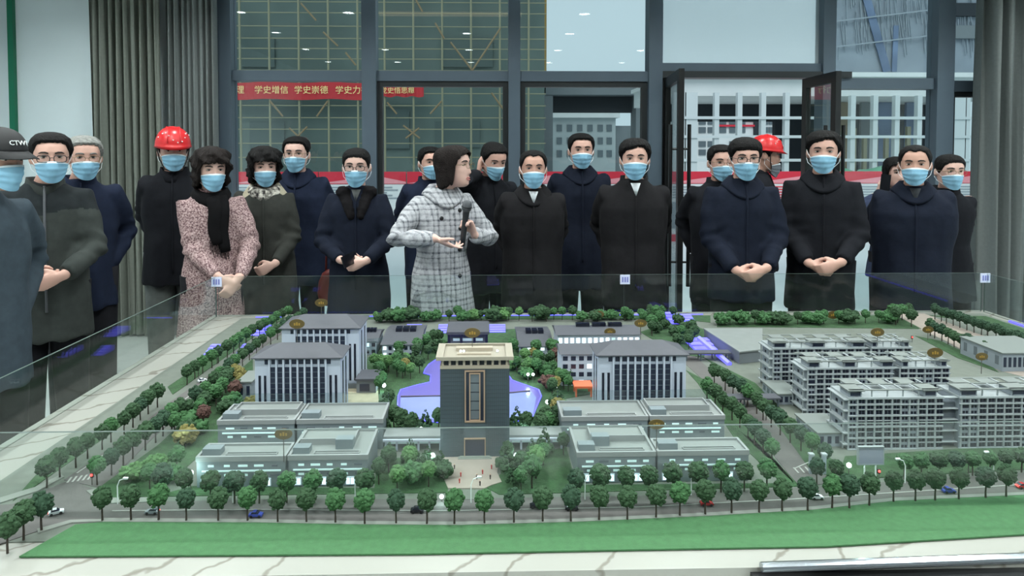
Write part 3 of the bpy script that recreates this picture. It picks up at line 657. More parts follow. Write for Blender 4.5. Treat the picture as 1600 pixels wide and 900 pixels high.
# --- office towers with hipped slate roofs
def office_tower(label, uL, uR, vE, Y, h, dp, hall=None):
    L = yp(uL, vE, Y).x; Rr = yp(uR, vE, Y).x; wd = Rr - L; cx = (L + Rr) / 2
    t = thing('model_office_tower', label, 'model building', (cx, Y, Z0)); hw = wd / 2
    MB().box(-hw, hw, 0, dp, 0, h).build('wall', 'model_white', t)
    e = .010; rz = .034; m = MB()
    v = [(-hw - e, -e, h), (hw + e, -e, h), (hw + e, dp + e, h), (-hw - e, dp + e, h), (-hw * .55, dp * .5, h + rz), (hw * .55, dp * .5, h + rz)]
    v2 = [(x, y, h - .003) for x, y, z in v[:4]]
    m.add(v[:4] + v[4:] + v2, [(0, 1, 5, 4), (1, 2, 5), (2, 3, 4, 5), (3, 0, 4), (6, 7, 1, 0), (7, 8, 2, 1), (8, 9, 3, 2), (9, 6, 0, 3), (9, 8, 7, 6)]); m.build('roof', 'roof_slate', t)
    for i in range(10):
        x = -hw + wd * (.105 + .79 * (i + .5) / 10); MB().box(x - wd * .03, x + wd * .03, -.001, .002, h - .024, h - .008).build('window', 'window_dark', t)
    nst = 8
    for i in range(nst):
        x = -hw + wd * (.17 + .66 * (i + .5) / nst); s_ = MB().box(x - wd * .030, x + wd * .030, -.0008, .002, .03, h - .034).build('window_strip', 'window_dark', t)
        m = MB()
        for k in range(9): z = .03 + (h - .064) * k / 9; m.box(x - wd * .030, x + wd * .030, -.0014, 0, z, z + .0025)
        m.build('spandrel', 'tower_dark', s_)
    for i in range(nst + 1):
        x = -hw + wd * (.17 + .66 * i / nst); MB().box(x - wd * .010, x + wd * .010, -.006, 0, .0, h - .006).build('pier', 'model_white', t)
    for fx in (.055, .118, .882, .945):
        x = -hw + wd * fx; MB().box(x - wd * .014, x + wd * .014, -.0008, .002, .03, h * .73).build('window_strip', 'window_blueblack', t)
    for sx in (-1, 1):
        for k in range(2):
            y = dp * (.3 + .4 * k); x = sx * hw; MB().box(min(x, x + sx * .001), max(x, x + sx * .001), y - .008, y + .008, .03, h * .9).build('side_window', 'window_dark', t)
    MB().box(-hw - .004, hw + .004, -.012, dp, 0, .02).build('plinth', 'model_grey', t)
    return t, hw
hO = yp(470, 558, 2.27).z - Z0
tC, hwC = office_tower('near slate roofed office tower on the pink coat side, dark window strips', 398, 532, 557, 2.27, hO, .12)
tH, hwH = office_tower('slate roofed office tower beside the dormitories and orange pavilion', 935, 1072, 553, 2.27, hO, .12)
Yd = 2.62; zd_ = yp(500, 512, Yd).z - Z0
tD, hwD = office_tower('far slate roofed office tower directly behind the near one', 440, 561, 512, Yd, zd_, .17)
MB().box(hwD, hwD + .075, -.06, .04, 0, .05).build('side_hall', 'model_grey', tD); MB().box(hwD - .004, hwD + .08, -.066, .046, .05, .058).build('side_hall_roof', 'roof_slate', tD); MB().box(hwD + .012, hwD + .05, -.062, -.058, .01, .036).build('hall_window', 'window_dark', tD)
# --- low teaching blocks
def teaching(label, uL, uR, vE, Y, dp, cols_, rows_, lit, h=None, roofm='roof_slate', wall='model_white', ridge=.02, top_box=True, dark='window_dark'):
    L = yp(uL, vE, Y).x; Rr = yp(uR, vE, Y).x; hw = (Rr - L) / 2; h = h or (yp((uL + uR) / 2, vE, Y).z - Z0)
    t = thing('model_teaching_block', label, 'model building', ((L + Rr) / 2, Y, Z0))
    MB().box(-hw, hw, 0, dp, 0, h).build('wall', wall, t)
    e = .008; m = MB(); v = [(-hw - e, -e, h), (hw + e, -e, h), (hw + e, dp + e, h), (-hw - e, dp + e, h), (-hw - e, dp * .55, h + ridge), (hw + e, dp * .55, h + ridge)]
    m.add(v, [(0, 1, 5, 4), (2, 3, 4, 5), (1, 2, 5), (3, 0, 4), (3, 2, 1, 0)]); m.build('roof', roofm, t)
    rnd = random.Random(int(uL))
    for i in range(cols_):
        for j in range(rows_):
            x = -hw + 2 * hw * (i + .5) / cols_; z = h * (j + .45) / rows_; a_, b_ = 2 * hw / cols_ * .3, h / rows_ * .27
            MB().box(x - a_, x + a_, -.001, .001, z - b_, z + b_).build('window', 'window_lit' if rnd.random() < lit else dark, t)
    if top_box:
        for i in range(3): MB().box(-hw * .5 + i * hw * .4, -hw * .5 + i * hw * .4 + hw * .34, dp * .45, dp * .6, h + ridge * .8, h + ridge + .012).build('roof_dormer', 'window_blueblack', t)
    return t, hw, h
teaching('low slate roofed block right behind the lake garden, beside the far office tower', 597, 655, 538, 3.0, .33, 7, 2, .35)
tE, hwE, hE = teaching('low slate roofed entrance block tucked against the far office tower', 560, 588, 533, 3.05, .2, 3, 2, .2)
m = MB(); m.add([(hwE - .07, -.02, .0), (hwE - .01, -.12, .0), (hwE + .05, -.12, 0), (hwE + .02, 0, 0), (hwE - .05, .0, hE + .01), (hwE - .0, -.03, hE), (hwE + .03, -.03, hE), (hwE + .03, .02, hE + .01)], [(0, 1, 5, 4), (1, 2, 6, 5), (2, 3, 7, 6), (4, 5, 6, 7), (0, 4, 7, 3)]); m.build('glass_atrium', 'acrylic_clear', tE)
teaching('low slate roofed block behind the yellow trees, next to the lit long block', 812, 863, 541, 3.0, .33, 5, 2, .55)
teaching('long block with two rows of blue white lit windows', 871, 1000, 519, 2.98, .16, 14, 2, .97, h=.105, dark='window_lit_soft')
teaching('white windowed wing with slate roof beside the office tower', 877, 940, 553, 2.62, .14, 5, 4, 0.03, top_box=False)
tG = thing('model_gatehouse', 'small dark portal building right behind the central tower roof', 'model building', (gp(731, 560).x, 3.0, Z0))
z = yp(731, 517, 3.0).z - Z0; hw = .085
MB().box(-hw, hw, .02, .16, 0, z - .012).build('wall', 'model_grey', tG); MB().box(-hw - .012, hw + .012, -.02, .17, z - .012, z).build('roof', 'roof_slate', tG)
for x in (-hw, -hw * .35, hw * .35, hw): MB().box(x - .006, x + .006, -.012, 0, 0, z - .012).build('column', 'window_blueblack', tG)
for j in range(3): MB().box(-hw * .8, hw * .8, .016, .022, .02 + j * .025, .032 + j * .025).build('window_band', 'window_lit_soft', tG)
# --- link galleries beside the tower
for (u0, u1, lab) in ((596, 690, 'low flat link gallery between the tower and the podium on the pink coat side'), (796, 884, 'low flat link gallery between the tower and the podium by the orange pavilion')):
    a, b = gp(u0, 716), gp(u1, 716); t = thing('model_gallery', lab, 'model building', ((a.x + b.x) / 2, 2.06, Z0)); hw = (b.x - a.x) / 2
    MB().box(-hw, hw, 0, .06, .036, .046).build('roof', 'model_grey_light', t); MB().box(-hw, hw, .05, .055, 0, .036).build('wall', 'window_lit_soft', t)
    for i in range(6): x = -hw * .92 + 1.84 * hw * i / 5; MB().box(x - .003, x + .003, .0, .006, 0, .036).build('column', 'model_white', t)
    MB().box(-hw, hw, -.012, -.004, .034, .04).build('eave', 'model_white', t)
# --- dormitory slabs
def dorm(label, uL, uR, vT, Y, floors, units, dp, gap=None, seed=1):
    L = yp(uL, vT, Y).x; Rr = yp(uR, vT, Y).x; hw = (Rr - L) / 2; h = yp((uL + uR) / 2, vT, Y).z - Z0
    t = thing('model_dormitory', label, 'model building', ((L + Rr) / 2, Y, Z0)); rnd = random.Random(seed)
    fh = (h - .030) / floors; wd = 2 * hw; un = wd / units
    segs = [(-hw, hw)] if gap is None else [(-hw, -hw + wd * gap[0]), (-hw + wd * gap[1], hw)]
    for a_, b_ in segs:
        MB().box(a_, b_, 0, dp, 0, h - .028).build('wall', 'dorm_wall', t)
    if gap:
        g0, g1 = -hw + wd * gap[0], -hw + wd * gap[1]
        MB().box(g0, g1, .02, dp - .01, 0, h - .05).build('link_wall', 'pane_grey', t)
        for k in range(0, floors, 2): MB().box(g0, g1, .004, .02, fh * k + fh * .9, fh * k + fh).build('link_slab', 'dorm_trim', t)
    wmb, lmb, pmb = MB(), MB(), MB()
    for i in range(units):
        x0 = -hw + un * i
        if gap and gap[0] - .01 <= (x0 + un / 2 + hw) / wd <= gap[1] + .01: continue
        wide = (i % 7 in (0, 6))
        pmb.box(x0 - .0022, x0 + .0022, -.0035, 0, 0, h - .028)
        for f in range(floors):
            z = fh * f
            big = rnd.random() < .03
            if big: wmb.box(x0 + un * .12, x0 + un * .88, -.0008, .001, z + fh * .2, z + fh * .85); continue
            for k in (0, 1):
                xx = x0 + un * (.20 + .36 * k); ww = un * (.27 if wide else .31); hh = .46 if wide else .68
                wmb.box(xx, xx + ww, -.0008, .001, z + fh * .22, z + fh * (.22 + hh))
            if not wide: lmb.box(x0 + un * .12, x0 + un * .9, -.0052, 0, z + fh * .13, z + fh * .20)
    for f in range(0, floors, 2): lmb.box(-hw - .002, hw + .002, -.0055, 0, fh * f - .0016, fh * f + .0016) if not gap else [lmb.box(a_ - .002, b_ + .002, -.0055, 0, fh * f - .0016, fh * f + .0016) for a_, b_ in segs]
    wmb.build('windows', 'window_blueblack', t, kind='stuff'); lmb.build('balcony_ledges', 'dorm_trim', t, kind='stuff'); pmb.build('wall_piers', 'dorm_trim', t, kind='stuff')
    # gable side facing the avenue: protruding balcony slabs
    for f in range(0, floors, 2):
        MB().box(-hw - .016, -hw, -.004, dp + .002, fh * f + fh * .8, fh * f + fh).build('gable_slab', 'dorm_trim', t)
    for y in (.01, dp - .012):
        MB().box(-hw - .012, -hw - .008, y - .002, y + .002, 0, h - .03).build('gable_post', 'dorm_trim', t)
    m = MB()
    for f in range(floors):
        for y in (dp * .35, dp * .68): m.box(-hw - .001, -hw, y - .006, y + .006, fh * f + fh * .2, fh * f + fh * .75)
    m.build('gable_windows', 'window_blueblack', t, kind='stuff')
    # roof storey and pergola
    for a_, b_ in segs:
        MB().box(a_ - .003, b_ + .003, -.006, dp + .004, h - .030, h - .024).build('roof_slab', 'dorm_trim', t)
        Ls = b_ - a_
        for fx in (0.0, .42, .86) if Ls > .3 else (0.0, .8):
            x0 = a_ + Ls * fx; x1 = x0 + min(.065, Ls * .14)
            MB().box(x0, x1, 0, dp * .5, h - .024, h - .004).build('stair_head', 'dorm_wall', t); MB().box(x0 + .006, x1 - .004, -.0008, .001, h - .020, h - .008).build('stair_window', 'window_dark', t)
            MB().box(x0 - .006, x1 + .006, -.008, dp * .55, h - .004, h).build('stair_roof', 'dorm_roof', t)
        k = max(5, int(Ls / .045))
        for i in range(k):
            x = a_ + Ls * (i + .5) / k
            MB().box(x - .0016, x + .0016, .0, .0035, h - .024, h - .003).build('pergola_post', 'dorm_trim', t)
            MB().box(x - .0024, x + .0024, 0, dp, h - .004, h - .001).build('pergola_beam', 'dorm_trim', t)
        MB().box(a_, b_, -.004, .004, h - .003, h).build('pergola_rail', 'dorm_roof', t); MB().box(a_, b_, dp - .004, dp + .004, h - .003, h).build('pergola_rail', 'dorm_roof', t); MB().box(a_, b_, dp * .48, dp * .54, h - .003, h).build('pergola_rail', 'dorm_roof', t)
        for i in range(int(Ls / .09)):
            x = a_ + .02 + .09 * i; MB().box(x, x + .05, dp * .55, dp - .006, h - .003, h + .0).build('roof_panel', 'dorm_roof', t)
    return t
dorm('front grey dormitory slab, largest, behind the billboard', 1326, 1690, 607, 2.035, 9, 27, .10, gap=(.40, .475), seed=2)
dorm('middle grey dormitory slab between the front and rear ones', 1262, 1484, 563, 2.31, 9, 17, .10, gap=(.60, .66), seed=3)
dorm('rear grey dormitory slab, partly hidden by the middle one', 1208, 1424, 533, 2.55, 9, 17, .10, gap=(.66, .71), seed=4)
def annex(label, u0, u1, vb, vt, dp):
    a, b = gp(u0, vb), gp(u1, vb); Y = a.y; h = yp(u0, vt, Y).z - Z0; t = thing('model_annex', label, 'model building', ((a.x + b.x) / 2, Y, Z0)); hw = (b.x - a.x) / 2
    MB().box(-hw, hw, 0, dp, 0, h).build('wall', 'dorm_wall', t); MB().box(-hw - .004, hw + .004, -.004, dp + .004, h, h + .005).build('roof', 'dorm_roof', t)
    n = max(2, int(hw * 2 / .02))
    for i in range(n): x = -hw + 2 * hw * (i + .5) / n; MB().box(x - .006, x + .006, -.001, 0, h * .25, h * .8).build('window', 'window_dark', t)
    for i in range(4): y = dp * (i + .5) / 4; MB().box(-hw - .001, -hw, y - .01, y + .01, h * .3, h * .8).build('side_window', 'pane_grey', t)
annex('small flat annex at the corner of the front dormitory', 1278, 1326, 700, 678, .15)
annex('small flat annex between the middle and rear dormitories', 1216, 1250, 634, 617, .14)
annex('low block with tall windows beyond the dormitories', 1566, 1660, 582, 553, .25)
annex('small slate topped kiosk beside the near office tower', 372, 393, 626, 598, .12)
# flat hall with a sloped blue lit stair
t = thing('model_sports_hall', 'low grey flat roofed hall with blue lit outdoor stair', 'model building', (0, 0, 0))
ps = [gp(1100, 532), gp(1155, 570), gp(1190, 566), gp(1190, 532)]
MB().prism([tuple(p)[:2] for p in ps], Z0, Z0 + .05).build('wall', 'model_grey', t); MB().prism([tuple(p + (p - gp(1150, 548)) * .03)[:2] for p in ps], Z0 + .05, Z0 + .056).build('roof', 'podium_roof', t)
m = MB(); a, b = gp(1092, 546), gp(1140, 572)
m.tube([(a.x, a.y, Z0 + .05), (b.x, b.y, Z0 + .004)], .012, 6); m.build('lit_stair', 'blue_steps', t)
# dark canopies over the avenue
for (u0, u1, v, lab) in ((1133, 1222, 640, 'dark flat canopy bridge across the avenue before the middle dormitory'), (1070, 1144, 566, 'dark flat canopy bridge beside the office tower and sports hall')):
    a, b = gp(u0, v), gp(u1, v); t = thing('model_canopy', lab, 'model canopy', ((a.x + b.x) / 2, a.y, Z0)); hw = (b.x - a.x) / 2
    MB().box(-hw, hw, 0, .05, .030, .036).build('canopy_roof', 'roof_slate', t)
    for x in (-hw * .9, -hw * .3, hw * .3, hw * .9):
        for y in (.006, .044): MB().box(x - .002, x + .002, y - .002, y + .002, 0, .03).build('post', 'tower_dark', t)
# orange pavilion
a, b = gp(899, 622), gp(925, 622); t = thing('model_pavilion', 'small open orange pavilion among the trees', 'model pavilion', ((a.x + b.x) / 2, a.y, Z0)); hw = (b.x - a.x) / 2
MB().box(-hw - .004, hw + .004, -.004, .064, .034, .042).build('roof', 'gazebo_orange', t)
for x in (-hw + .003, hw - .003):
    for y in (.002, .056): MB().box(x - .003, x + .003, y - .003, y + .003, 0, .034).build('post', 'gazebo_orange', t)
# billboard
a = gp(1359, 766); Y = a.y; p, q = yp(1339, 725, Y), yp(1378, 698, Y)
t = thing('model_billboard', 'blank grey billboard on two white posts before the front dormitory', 'model billboard', (a.x, Y, Z0)); hw = (q.x - p.x) / 2
MB().box(-hw, hw, -.003, .003, p.z - Z0, q.z - Z0).build('board', 'board_plain', t) if 'board_plain' in MATS else (mat('board_plain', srgb(138, 142, 158), .5), MB().box(-hw, hw, -.003, .003, p.z - Z0, q.z - Z0).build('board', 'board_plain', t))
m = MB(); frame(m, -hw - .002, hw + .002, p.z - Z0 - .002, q.z - Z0 + .002, .003, -.004, .004); m.build('board_frame', 'dorm_trim', t)
for x in (-hw * .45, hw * .45): MB().tube([(x, 0, 0), (x, 0, p.z - Z0)], .002, 6).build('post', 'white_plastic', t)
# bare bleachers / gateposts at the avenue mouth
for i, (u, v, lab) in enumerate(((1267, 742, 'grey gate pier at the avenue mouth nearer the podium'), (1287, 742, 'grey gate pier at the avenue mouth nearer the dormitory'))):
    a = gp(u, v); t = thing('model_gate_pier', lab, 'model gate pier', (a.x, a.y, Z0)); MB().box(-.005, .005, -.005, .005, 0, .055).build('shaft', 'dorm_wall', t); MB().box(-.007, .007, -.007, .007, .055, .06).build('cap', 'dorm_trim', t)
# ================================================================== MODEL TREES
mat('leaf_deep', srgb(36, 64, 36), .9, noise_amt=.35, nscale=90); mat('leaf_mid', srgb(46, 84, 46), .9, noise_amt=.35, nscale=90); mat('leaf_light', srgb(68, 104, 58), .9, noise_amt=.3, nscale=90)
mat('leaf_blue', srgb(30, 58, 38), .9, noise_amt=.3, nscale=90); mat('leaf_red', srgb(70, 46, 40), .9, noise_amt=.4, nscale=90); mat('leaf_gold', srgb(104, 98, 52), .9, noise_amt=.3, nscale=90)
mat('trunk_brown', srgb(52, 46, 38), .9)
def icos(sub=1):
    bm = bmesh.new(); bmesh.ops.create_icosphere(bm, subdivisions=sub, radius=1); v = [p.co.copy() for p in bm.verts]; f = [tuple(q.index for q in x.verts) for x in bm.faces]; bm.free(); return v, f
IC1 = icos(1); IC2 = icos(2)
def crown(seed, kind):
    rnd = random.Random(seed); mb = MB()
    n = 130 if kind == 'round' else 70
    for i in range(n):
        if kind == 'cone':
            z = rnd.random(); rr_ = .42 * (1 - z) + .05; th = rnd.uniform(0, 2 * PI); c_ = Vector((rr_ * math.cos(th), rr_ * math.sin(th), .15 + z * 1.25)); s_ = .16 * (1.15 - z)
        else:
            d = Vector((rnd.gauss(0, 1), rnd.gauss(0, 1), rnd.gauss(0, 1))).normalized(); k = rnd.uniform(.72, .95)
            if kind == 'round': c_ = Vector((d.x * .44 * k, d.y * .44 * k, .62 + d.z * .50 * k * (1 if d.z > 0 else .95))); s_ = rnd.uniform(.07, .125)
            else: c_ = Vector((d.x * .55 * k, d.y * .55 * k, .38 + d.z * .36 * k)); s_ = rnd.uniform(.10, .17)
        M = Matrix.Rotation(rnd.uniform(0, 6), 3, 'X') @ Matrix.Rotation(rnd.uniform(0, 6), 3, 'Y')
        sq = Vector((rnd.uniform(.8, 1.2), rnd.uniform(.8, 1.2), rnd.uniform(.7, 1.1)))
        mb.add([c_ + M @ Vector((p.x * sq.x, p.y * sq.y, p.z * sq.z)) * s_ * rnd.uniform(.75, 1.2) for p in IC1[0]], IC1[1])
    if kind != 'cone': mb.ball((0, 0, .62 if kind == 'round' else .38), (.40, .40, .44) if kind == 'round' else (.45, .45, .3), 10, 7)
    return mb
TM = {}
for kind, ms in (('round', ('leaf_deep', 'leaf_mid', 'leaf_light', 'leaf_blue', 'leaf_red', 'leaf_gold')), ('bush', ('leaf_deep', 'leaf_mid', 'leaf_light', 'leaf_red', 'leaf_gold')), ('cone', ('leaf_deep', 'leaf_blue'))):
    for v in range(2 if kind != 'cone' else 1):
        cm = crown(11 + v * 5 + len(kind), kind)
        for mn in ms: TM[(kind, mn, v)] = cm.mesh('crown', mn)
tr_me = MB().tube([(0, 0, -.62), (.01, 0, -.2), (0, .01, .2), (0, 0, .45)], [.05, .042, .036, .02], 7).mesh('trunk', 'trunk_brown')
TREE_N = [0]
def tree(x, y, h, label, group, kind='round', mn='leaf_mid', v=0, wide=1.0, name='model_tree', trunk=True):
    TREE_N[0] += 1
    # crown occupies the top 1.0 unit; trunk 0.62 below
    tot = {'round': 1.60, 'bush': .95, 'cone': 1.6}[kind]; s_ = h / tot; tr = {'round': .50, 'bush': .14, 'cone': .1}[kind]
    t = thing(name, label, 'model tree' if kind != 'bush' else 'model shrub', (x, y, ZT + .005), random.uniform(0, 6), group)
    inst('crown', TM[(kind, mn, v)], t, (0, 0, tr * s_), 0, (s_ * wide, s_ * wide, s_))
    inst('trunk', tr_me, t, (0, 0, .62 * s_ * .84), 0, (s_, s_, s_ * .84 if kind == 'round' else s_ * .8)) if kind == 'round' else None
    return t
def along(px, n, jit=0):
    P = [gp(u, v) for u, v in px]; L = [0]
    for i in range(1, len(P)): L.append(L[-1] + (P[i] - P[i - 1]).length)
    out = []
    for k in range(n):
        s_ = L[-1] * (k + .5) / n; i = next(j for j in range(1, len(L)) if L[j] >= s_ - 1e-9); f = (s_ - L[i - 1]) / (L[i] - L[i - 1]); p = P[i - 1].lerp(P[i], f)
        out.append((p.x + random.uniform(-jit, jit), p.y + random.uniform(-jit, jit)))
    return out
def pick(*ws): return random.choices([w_[0] for w_ in ws], [w_[1] for w_ in ws])[0]
street = lambda: pick(('leaf_deep', 5), ('leaf_mid', 4), ('leaf_blue', 2))
front = [(160, 817), (205, 816), (248, 816), (291, 817), (341, 817), (387, 817), (434, 819), (479, 819), (524, 820), (570, 822), (619, 821), (667, 822), (710, 822), (757, 821), (803, 820), (848, 818), (892, 818), (936, 816), (980, 815), (1025, 812), (1062, 809), (1102, 807), (1143, 805), (1186, 804), (1222, 802), (1262, 801), (1300, 797), (1327, 797), (1358, 793), (1396, 787), (1430, 786), (1461, 785), (1498, 783), (1540, 781), (1572, 779)]
for i, (u, v) in enumerate(front):
    p = gp(u, v); tree(p.x, p.y, random.uniform(.083, .092), ORD[i] + ' tree of the front row along the lawn, counted from the street crossing', 'trees of the front row along the lawn', 'round', street(), i % 2, random.uniform(.9, 1.05))
for u, v in ((12, 868), (37, 847), (65, 832)):
    p = gp(u, v); tree(p.x, p.y, .095, {12: 'corner street tree cut by the picture edge beside the lawn', 37: 'middle one of the three corner street trees before the lawn', 65: 'corner street tree nearest the white and red car'}[u], 'three trees at the near street corner', 'round', street())
for px, n, lab, grp, h in (
        ([(238, 778), (330, 789), (588, 787)], 9, 'across the road before the pink coat side podium, from the crossing', 'trees before the pink coat side podium', .086),
        ([(880, 783), (1060, 778), (1215, 766)], 9, 'across the road before the podium by the dormitories, from the plaza', 'trees before the podium beside the dormitories', .086),
        ([(1262, 762), (1420, 752), (1610, 740)], 13, 'across the road before the front dormitory, from the avenue mouth', 'trees before the front dormitory', .072),
        ([(60, 772), (127, 727), (205, 672), (250, 634)], 11, 'on the near outer avenue kerb by the marble border, from the camera', 'trees on the near outer kerb of the avenue', .083),
        ([(285, 608), (345, 567), (400, 530), (455, 498)], 16, 'on the far half of the outer avenue kerb, from the camera', 'trees on the far outer kerb of the avenue', .080),
        ([(142, 768), (200, 726), (250, 690), (285, 657)], 9, 'on the near half of the inner avenue kerb, from the crossing', 'trees on the near inner kerb of the avenue', .083),
        ([(300, 648), (345, 604), (385, 568), (430, 534), (478, 503)], 16, 'on the far half of the inner avenue kerb, from the camera', 'trees on the far inner kerb of the avenue', .080),
        ([(1098, 622), (1128, 645), (1170, 685), (1212, 735)], 9, 'on the podium side of the cross avenue, from the far end', 'trees on the podium side of the cross avenue', .08),
        ([(1110, 600), (1150, 622), (1195, 660), (1240, 700), (1300, 742)], 13, 'on the dormitory side of the cross avenue, from the far end', 'trees on the dormitory side of the cross avenue', .08),
        ([(1448, 524), (1500, 548), (1545, 566)], 9, 'lining the pink road behind the dormitories, from the back glass', 'trees on the inner edge of the pink road', .082),
        ([(1456, 499), (1530, 524), (1610, 552)], 14, 'between pink road and blue light strip, from the back glass', 'trees beside the blue light strip', .082)):
    for i, (x, y) in enumerate(along(px, n, .004)):
        if 'front dormitory' in lab and gp(1328, 758).x < x < gp(1388, 755).x: continue      # the billboard stands here
        tree(x, y, h * random.uniform(.93, 1.08), ORD[i] + ' tree ' + lab, grp, 'round', 'leaf_blue' if 'blue light' in lab else street(), i % 2, random.uniform(.92, 1.1))
def inside(poly, x, y):
    c_ = False; j = len(poly) - 1
    for i in range(len(poly)):
        if (poly[i][1] > y) != (poly[j][1] > y) and x < (poly[j][0] - poly[i][0]) * (y - poly[i][1]) / (poly[j][1] - poly[i][1]) + poly[i][0]: c_ = not c_
        j = i
    return c_
def scatter(px, n, lab, grp, hs, cols_, kinds, mind=.03, avoid=(), name='model_tree'):
    poly = [tuple(gp(u, v))[:2] for u, v in px]; av = [[tuple(gp(u, v))[:2] for u, v in a] for a in avoid]; pts = []; tries = 0
    xs = [p[0] for p in poly]; ys = [p[1] for p in poly]
    while len(pts) < n and tries < 4000:
        tries += 1; x, y = random.uniform(min(xs), max(xs)), random.uniform(min(ys), max(ys))
        if inside(poly, x, y) and all((x - a) ** 2 + (y - b) ** 2 > mind ** 2 for a, b in pts) and not any(inside(a, x, y) for a in av): pts.append((x, y))
    cnt = {}
    for x, y in sorted(pts, key=lambda q: q[1]):
        k = random.choice(kinds); mn = pick(*cols_)
        if k == 'cone' and mn not in ('leaf_deep', 'leaf_blue'): mn = 'leaf_deep'
        if k == 'bush' and mn == 'leaf_blue': mn = 'leaf_deep'
        look = {'leaf_deep': 'dark green', 'leaf_mid': 'green', 'leaf_light': 'light green', 'leaf_blue': 'blue-green', 'leaf_red': 'reddish', 'leaf_gold': 'golden'}[mn] + {'round': ' tree', 'bush': ' bush', 'cone': ' conifer'}[k]; cnt[look] = cnt.get(look, -1) + 1
        tree(x, y, random.uniform(*hs) * (.7 if k == 'bush' else 1), ORD[cnt[look]] + ' ' + look + ' ' + lab + ', from the front', grp, k, mn, random.randint(0, 1) if k != 'cone' else 0, random.uniform(.9, 1.15), name)
mix = [('leaf_mid', 5), ('leaf_light', 4), ('leaf_deep', 3), ('leaf_gold', .9), ('leaf_red', .5)]
scatter([(268, 680), (330, 622), (372, 592), (396, 640), (336, 652), (325, 690), (290, 700)], 24, 'in the garden between avenue and podium', 'garden trees between avenue and podium', (.065, .09), [('leaf_mid', 4), ('leaf_deep', 4), ('leaf_red', 1), ('leaf_gold', 1)], ['round', 'round', 'bush'], .038)
scatter([(165, 775), (215, 738), (290, 728), (300, 755), (238, 775)], 6, 'on the lit corner plot beside the crossing', 'shrubs on the corner plot', (.06, .075), [('leaf_mid', 4), ('leaf_light', 2), ('leaf_gold', 1.4)], ['bush', 'round'], .05, name='model_shrub')
scatter([(592, 722), (690, 728), (694, 752), (694, 772), (590, 778)], 12, 'in the pink coat side plaza garden', 'plaza garden trees on the pink coat side', (.065, .09), mix, ['round', 'cone', 'bush'], .035)
scatter([(786, 728), (880, 705), (890, 770), (786, 776)], 12, 'in the plaza garden toward the dormitories', 'plaza garden trees toward the dormitories', (.065, .095), mix, ['round', 'cone', 'round'], .035)
LK = [(690, 556), (655, 580), (668, 598), (615, 610), (612, 645), (690, 668), (850, 668), (855, 605), (800, 590), (800, 556)]
scatter([(590, 612), (582, 580), (655, 545), (690, 530), (692, 556), (660, 575), (660, 602), (618, 612), (600, 690), (640, 690), (600, 655)], 36, 'between lake and near office tower', 'lake garden trees by the near office tower', (.06, .085), mix, ['round', 'bush', 'round', 'cone'], .028, [LK])
scatter([(800, 560), (812, 548), (880, 562), (934, 590), (934, 605), (890, 622), (872, 690), (845, 690), (850, 610), (800, 592)], 48, 'between lake and orange pavilion', 'lake garden trees by the orange pavilion', (.06, .085), mix, ['round', 'bush', 'round'], .028, [LK, [(890, 640), (930, 640), (930, 600), (890, 600)]])
scatter([(600, 692), (690, 692), (690, 672), (605, 668)], 6, 'on the shore behind the pink coat side gallery', 'shore trees by the pink coat side gallery', (.075, .09), [('leaf_deep', 4), ('leaf_blue', 1)], ['round', 'cone'], .04)
scatter([(797, 692), (880, 692), (875, 672), (797, 672)], 6, 'on the shore behind the pavilion side gallery', 'shore trees by the pavilion side gallery', (.075, .09), [('leaf_deep', 4), ('leaf_blue', 1)], ['round', 'cone'], .04)
for i, (x, y) in enumerate(along([(575, 504), (800, 503), (1062, 501)], 34, .02)):
    tree(x, y, random.uniform(.05, .085), ORD[i] + ' shrub of the back hedge behind the teaching blocks, from the avenue', 'back hedge row behind the teaching blocks', random.choice(['bush', 'round']), pick(('leaf_mid', 4), ('leaf_deep', 3), ('leaf_light', 1)), i % 2, 1.1, 'model_shrub')
for i, (x, y) in enumerate(along([(1118, 508), (1260, 508), (1395, 506)], 17, .012)):
    tree(x, y, random.uniform(.065, .08), ORD[i] + ' shrub of the back hedge behind the dormitories, from the sports hall', 'back hedge row behind the dormitories', random.choice(['bush', 'round', 'round']), pick(('leaf_mid', 4), ('leaf_deep', 3)), i % 2, 1.1, 'model_shrub')
scatter([(1382, 498), (1425, 500), (1425, 512), (1385, 508)], 6, 'in the clump at the pink road corner', 'tree clump at the pink road corner', (.085, .1), [('leaf_deep', 1), ('leaf_mid', 1)], ['round'], .05)
scatter([(1010, 525), (1050, 503), (1085, 520), (1092, 545), (1060, 552)], 12, 'in the clump before the blue lit stair', 'tree clump before the blue lit stair', (.07, .085), [('leaf_mid', 1), ('leaf_deep', 1)], ['round', 'bush'], .05)
scatter([(990, 500), (1030, 498), (1035, 520), (1005, 525)], 5, 'beside the far end of the cross avenue', 'trees at the far end of the cross avenue', (.08, .1), [('leaf_mid', 1), ('leaf_deep', 1)], ['round'], .05)
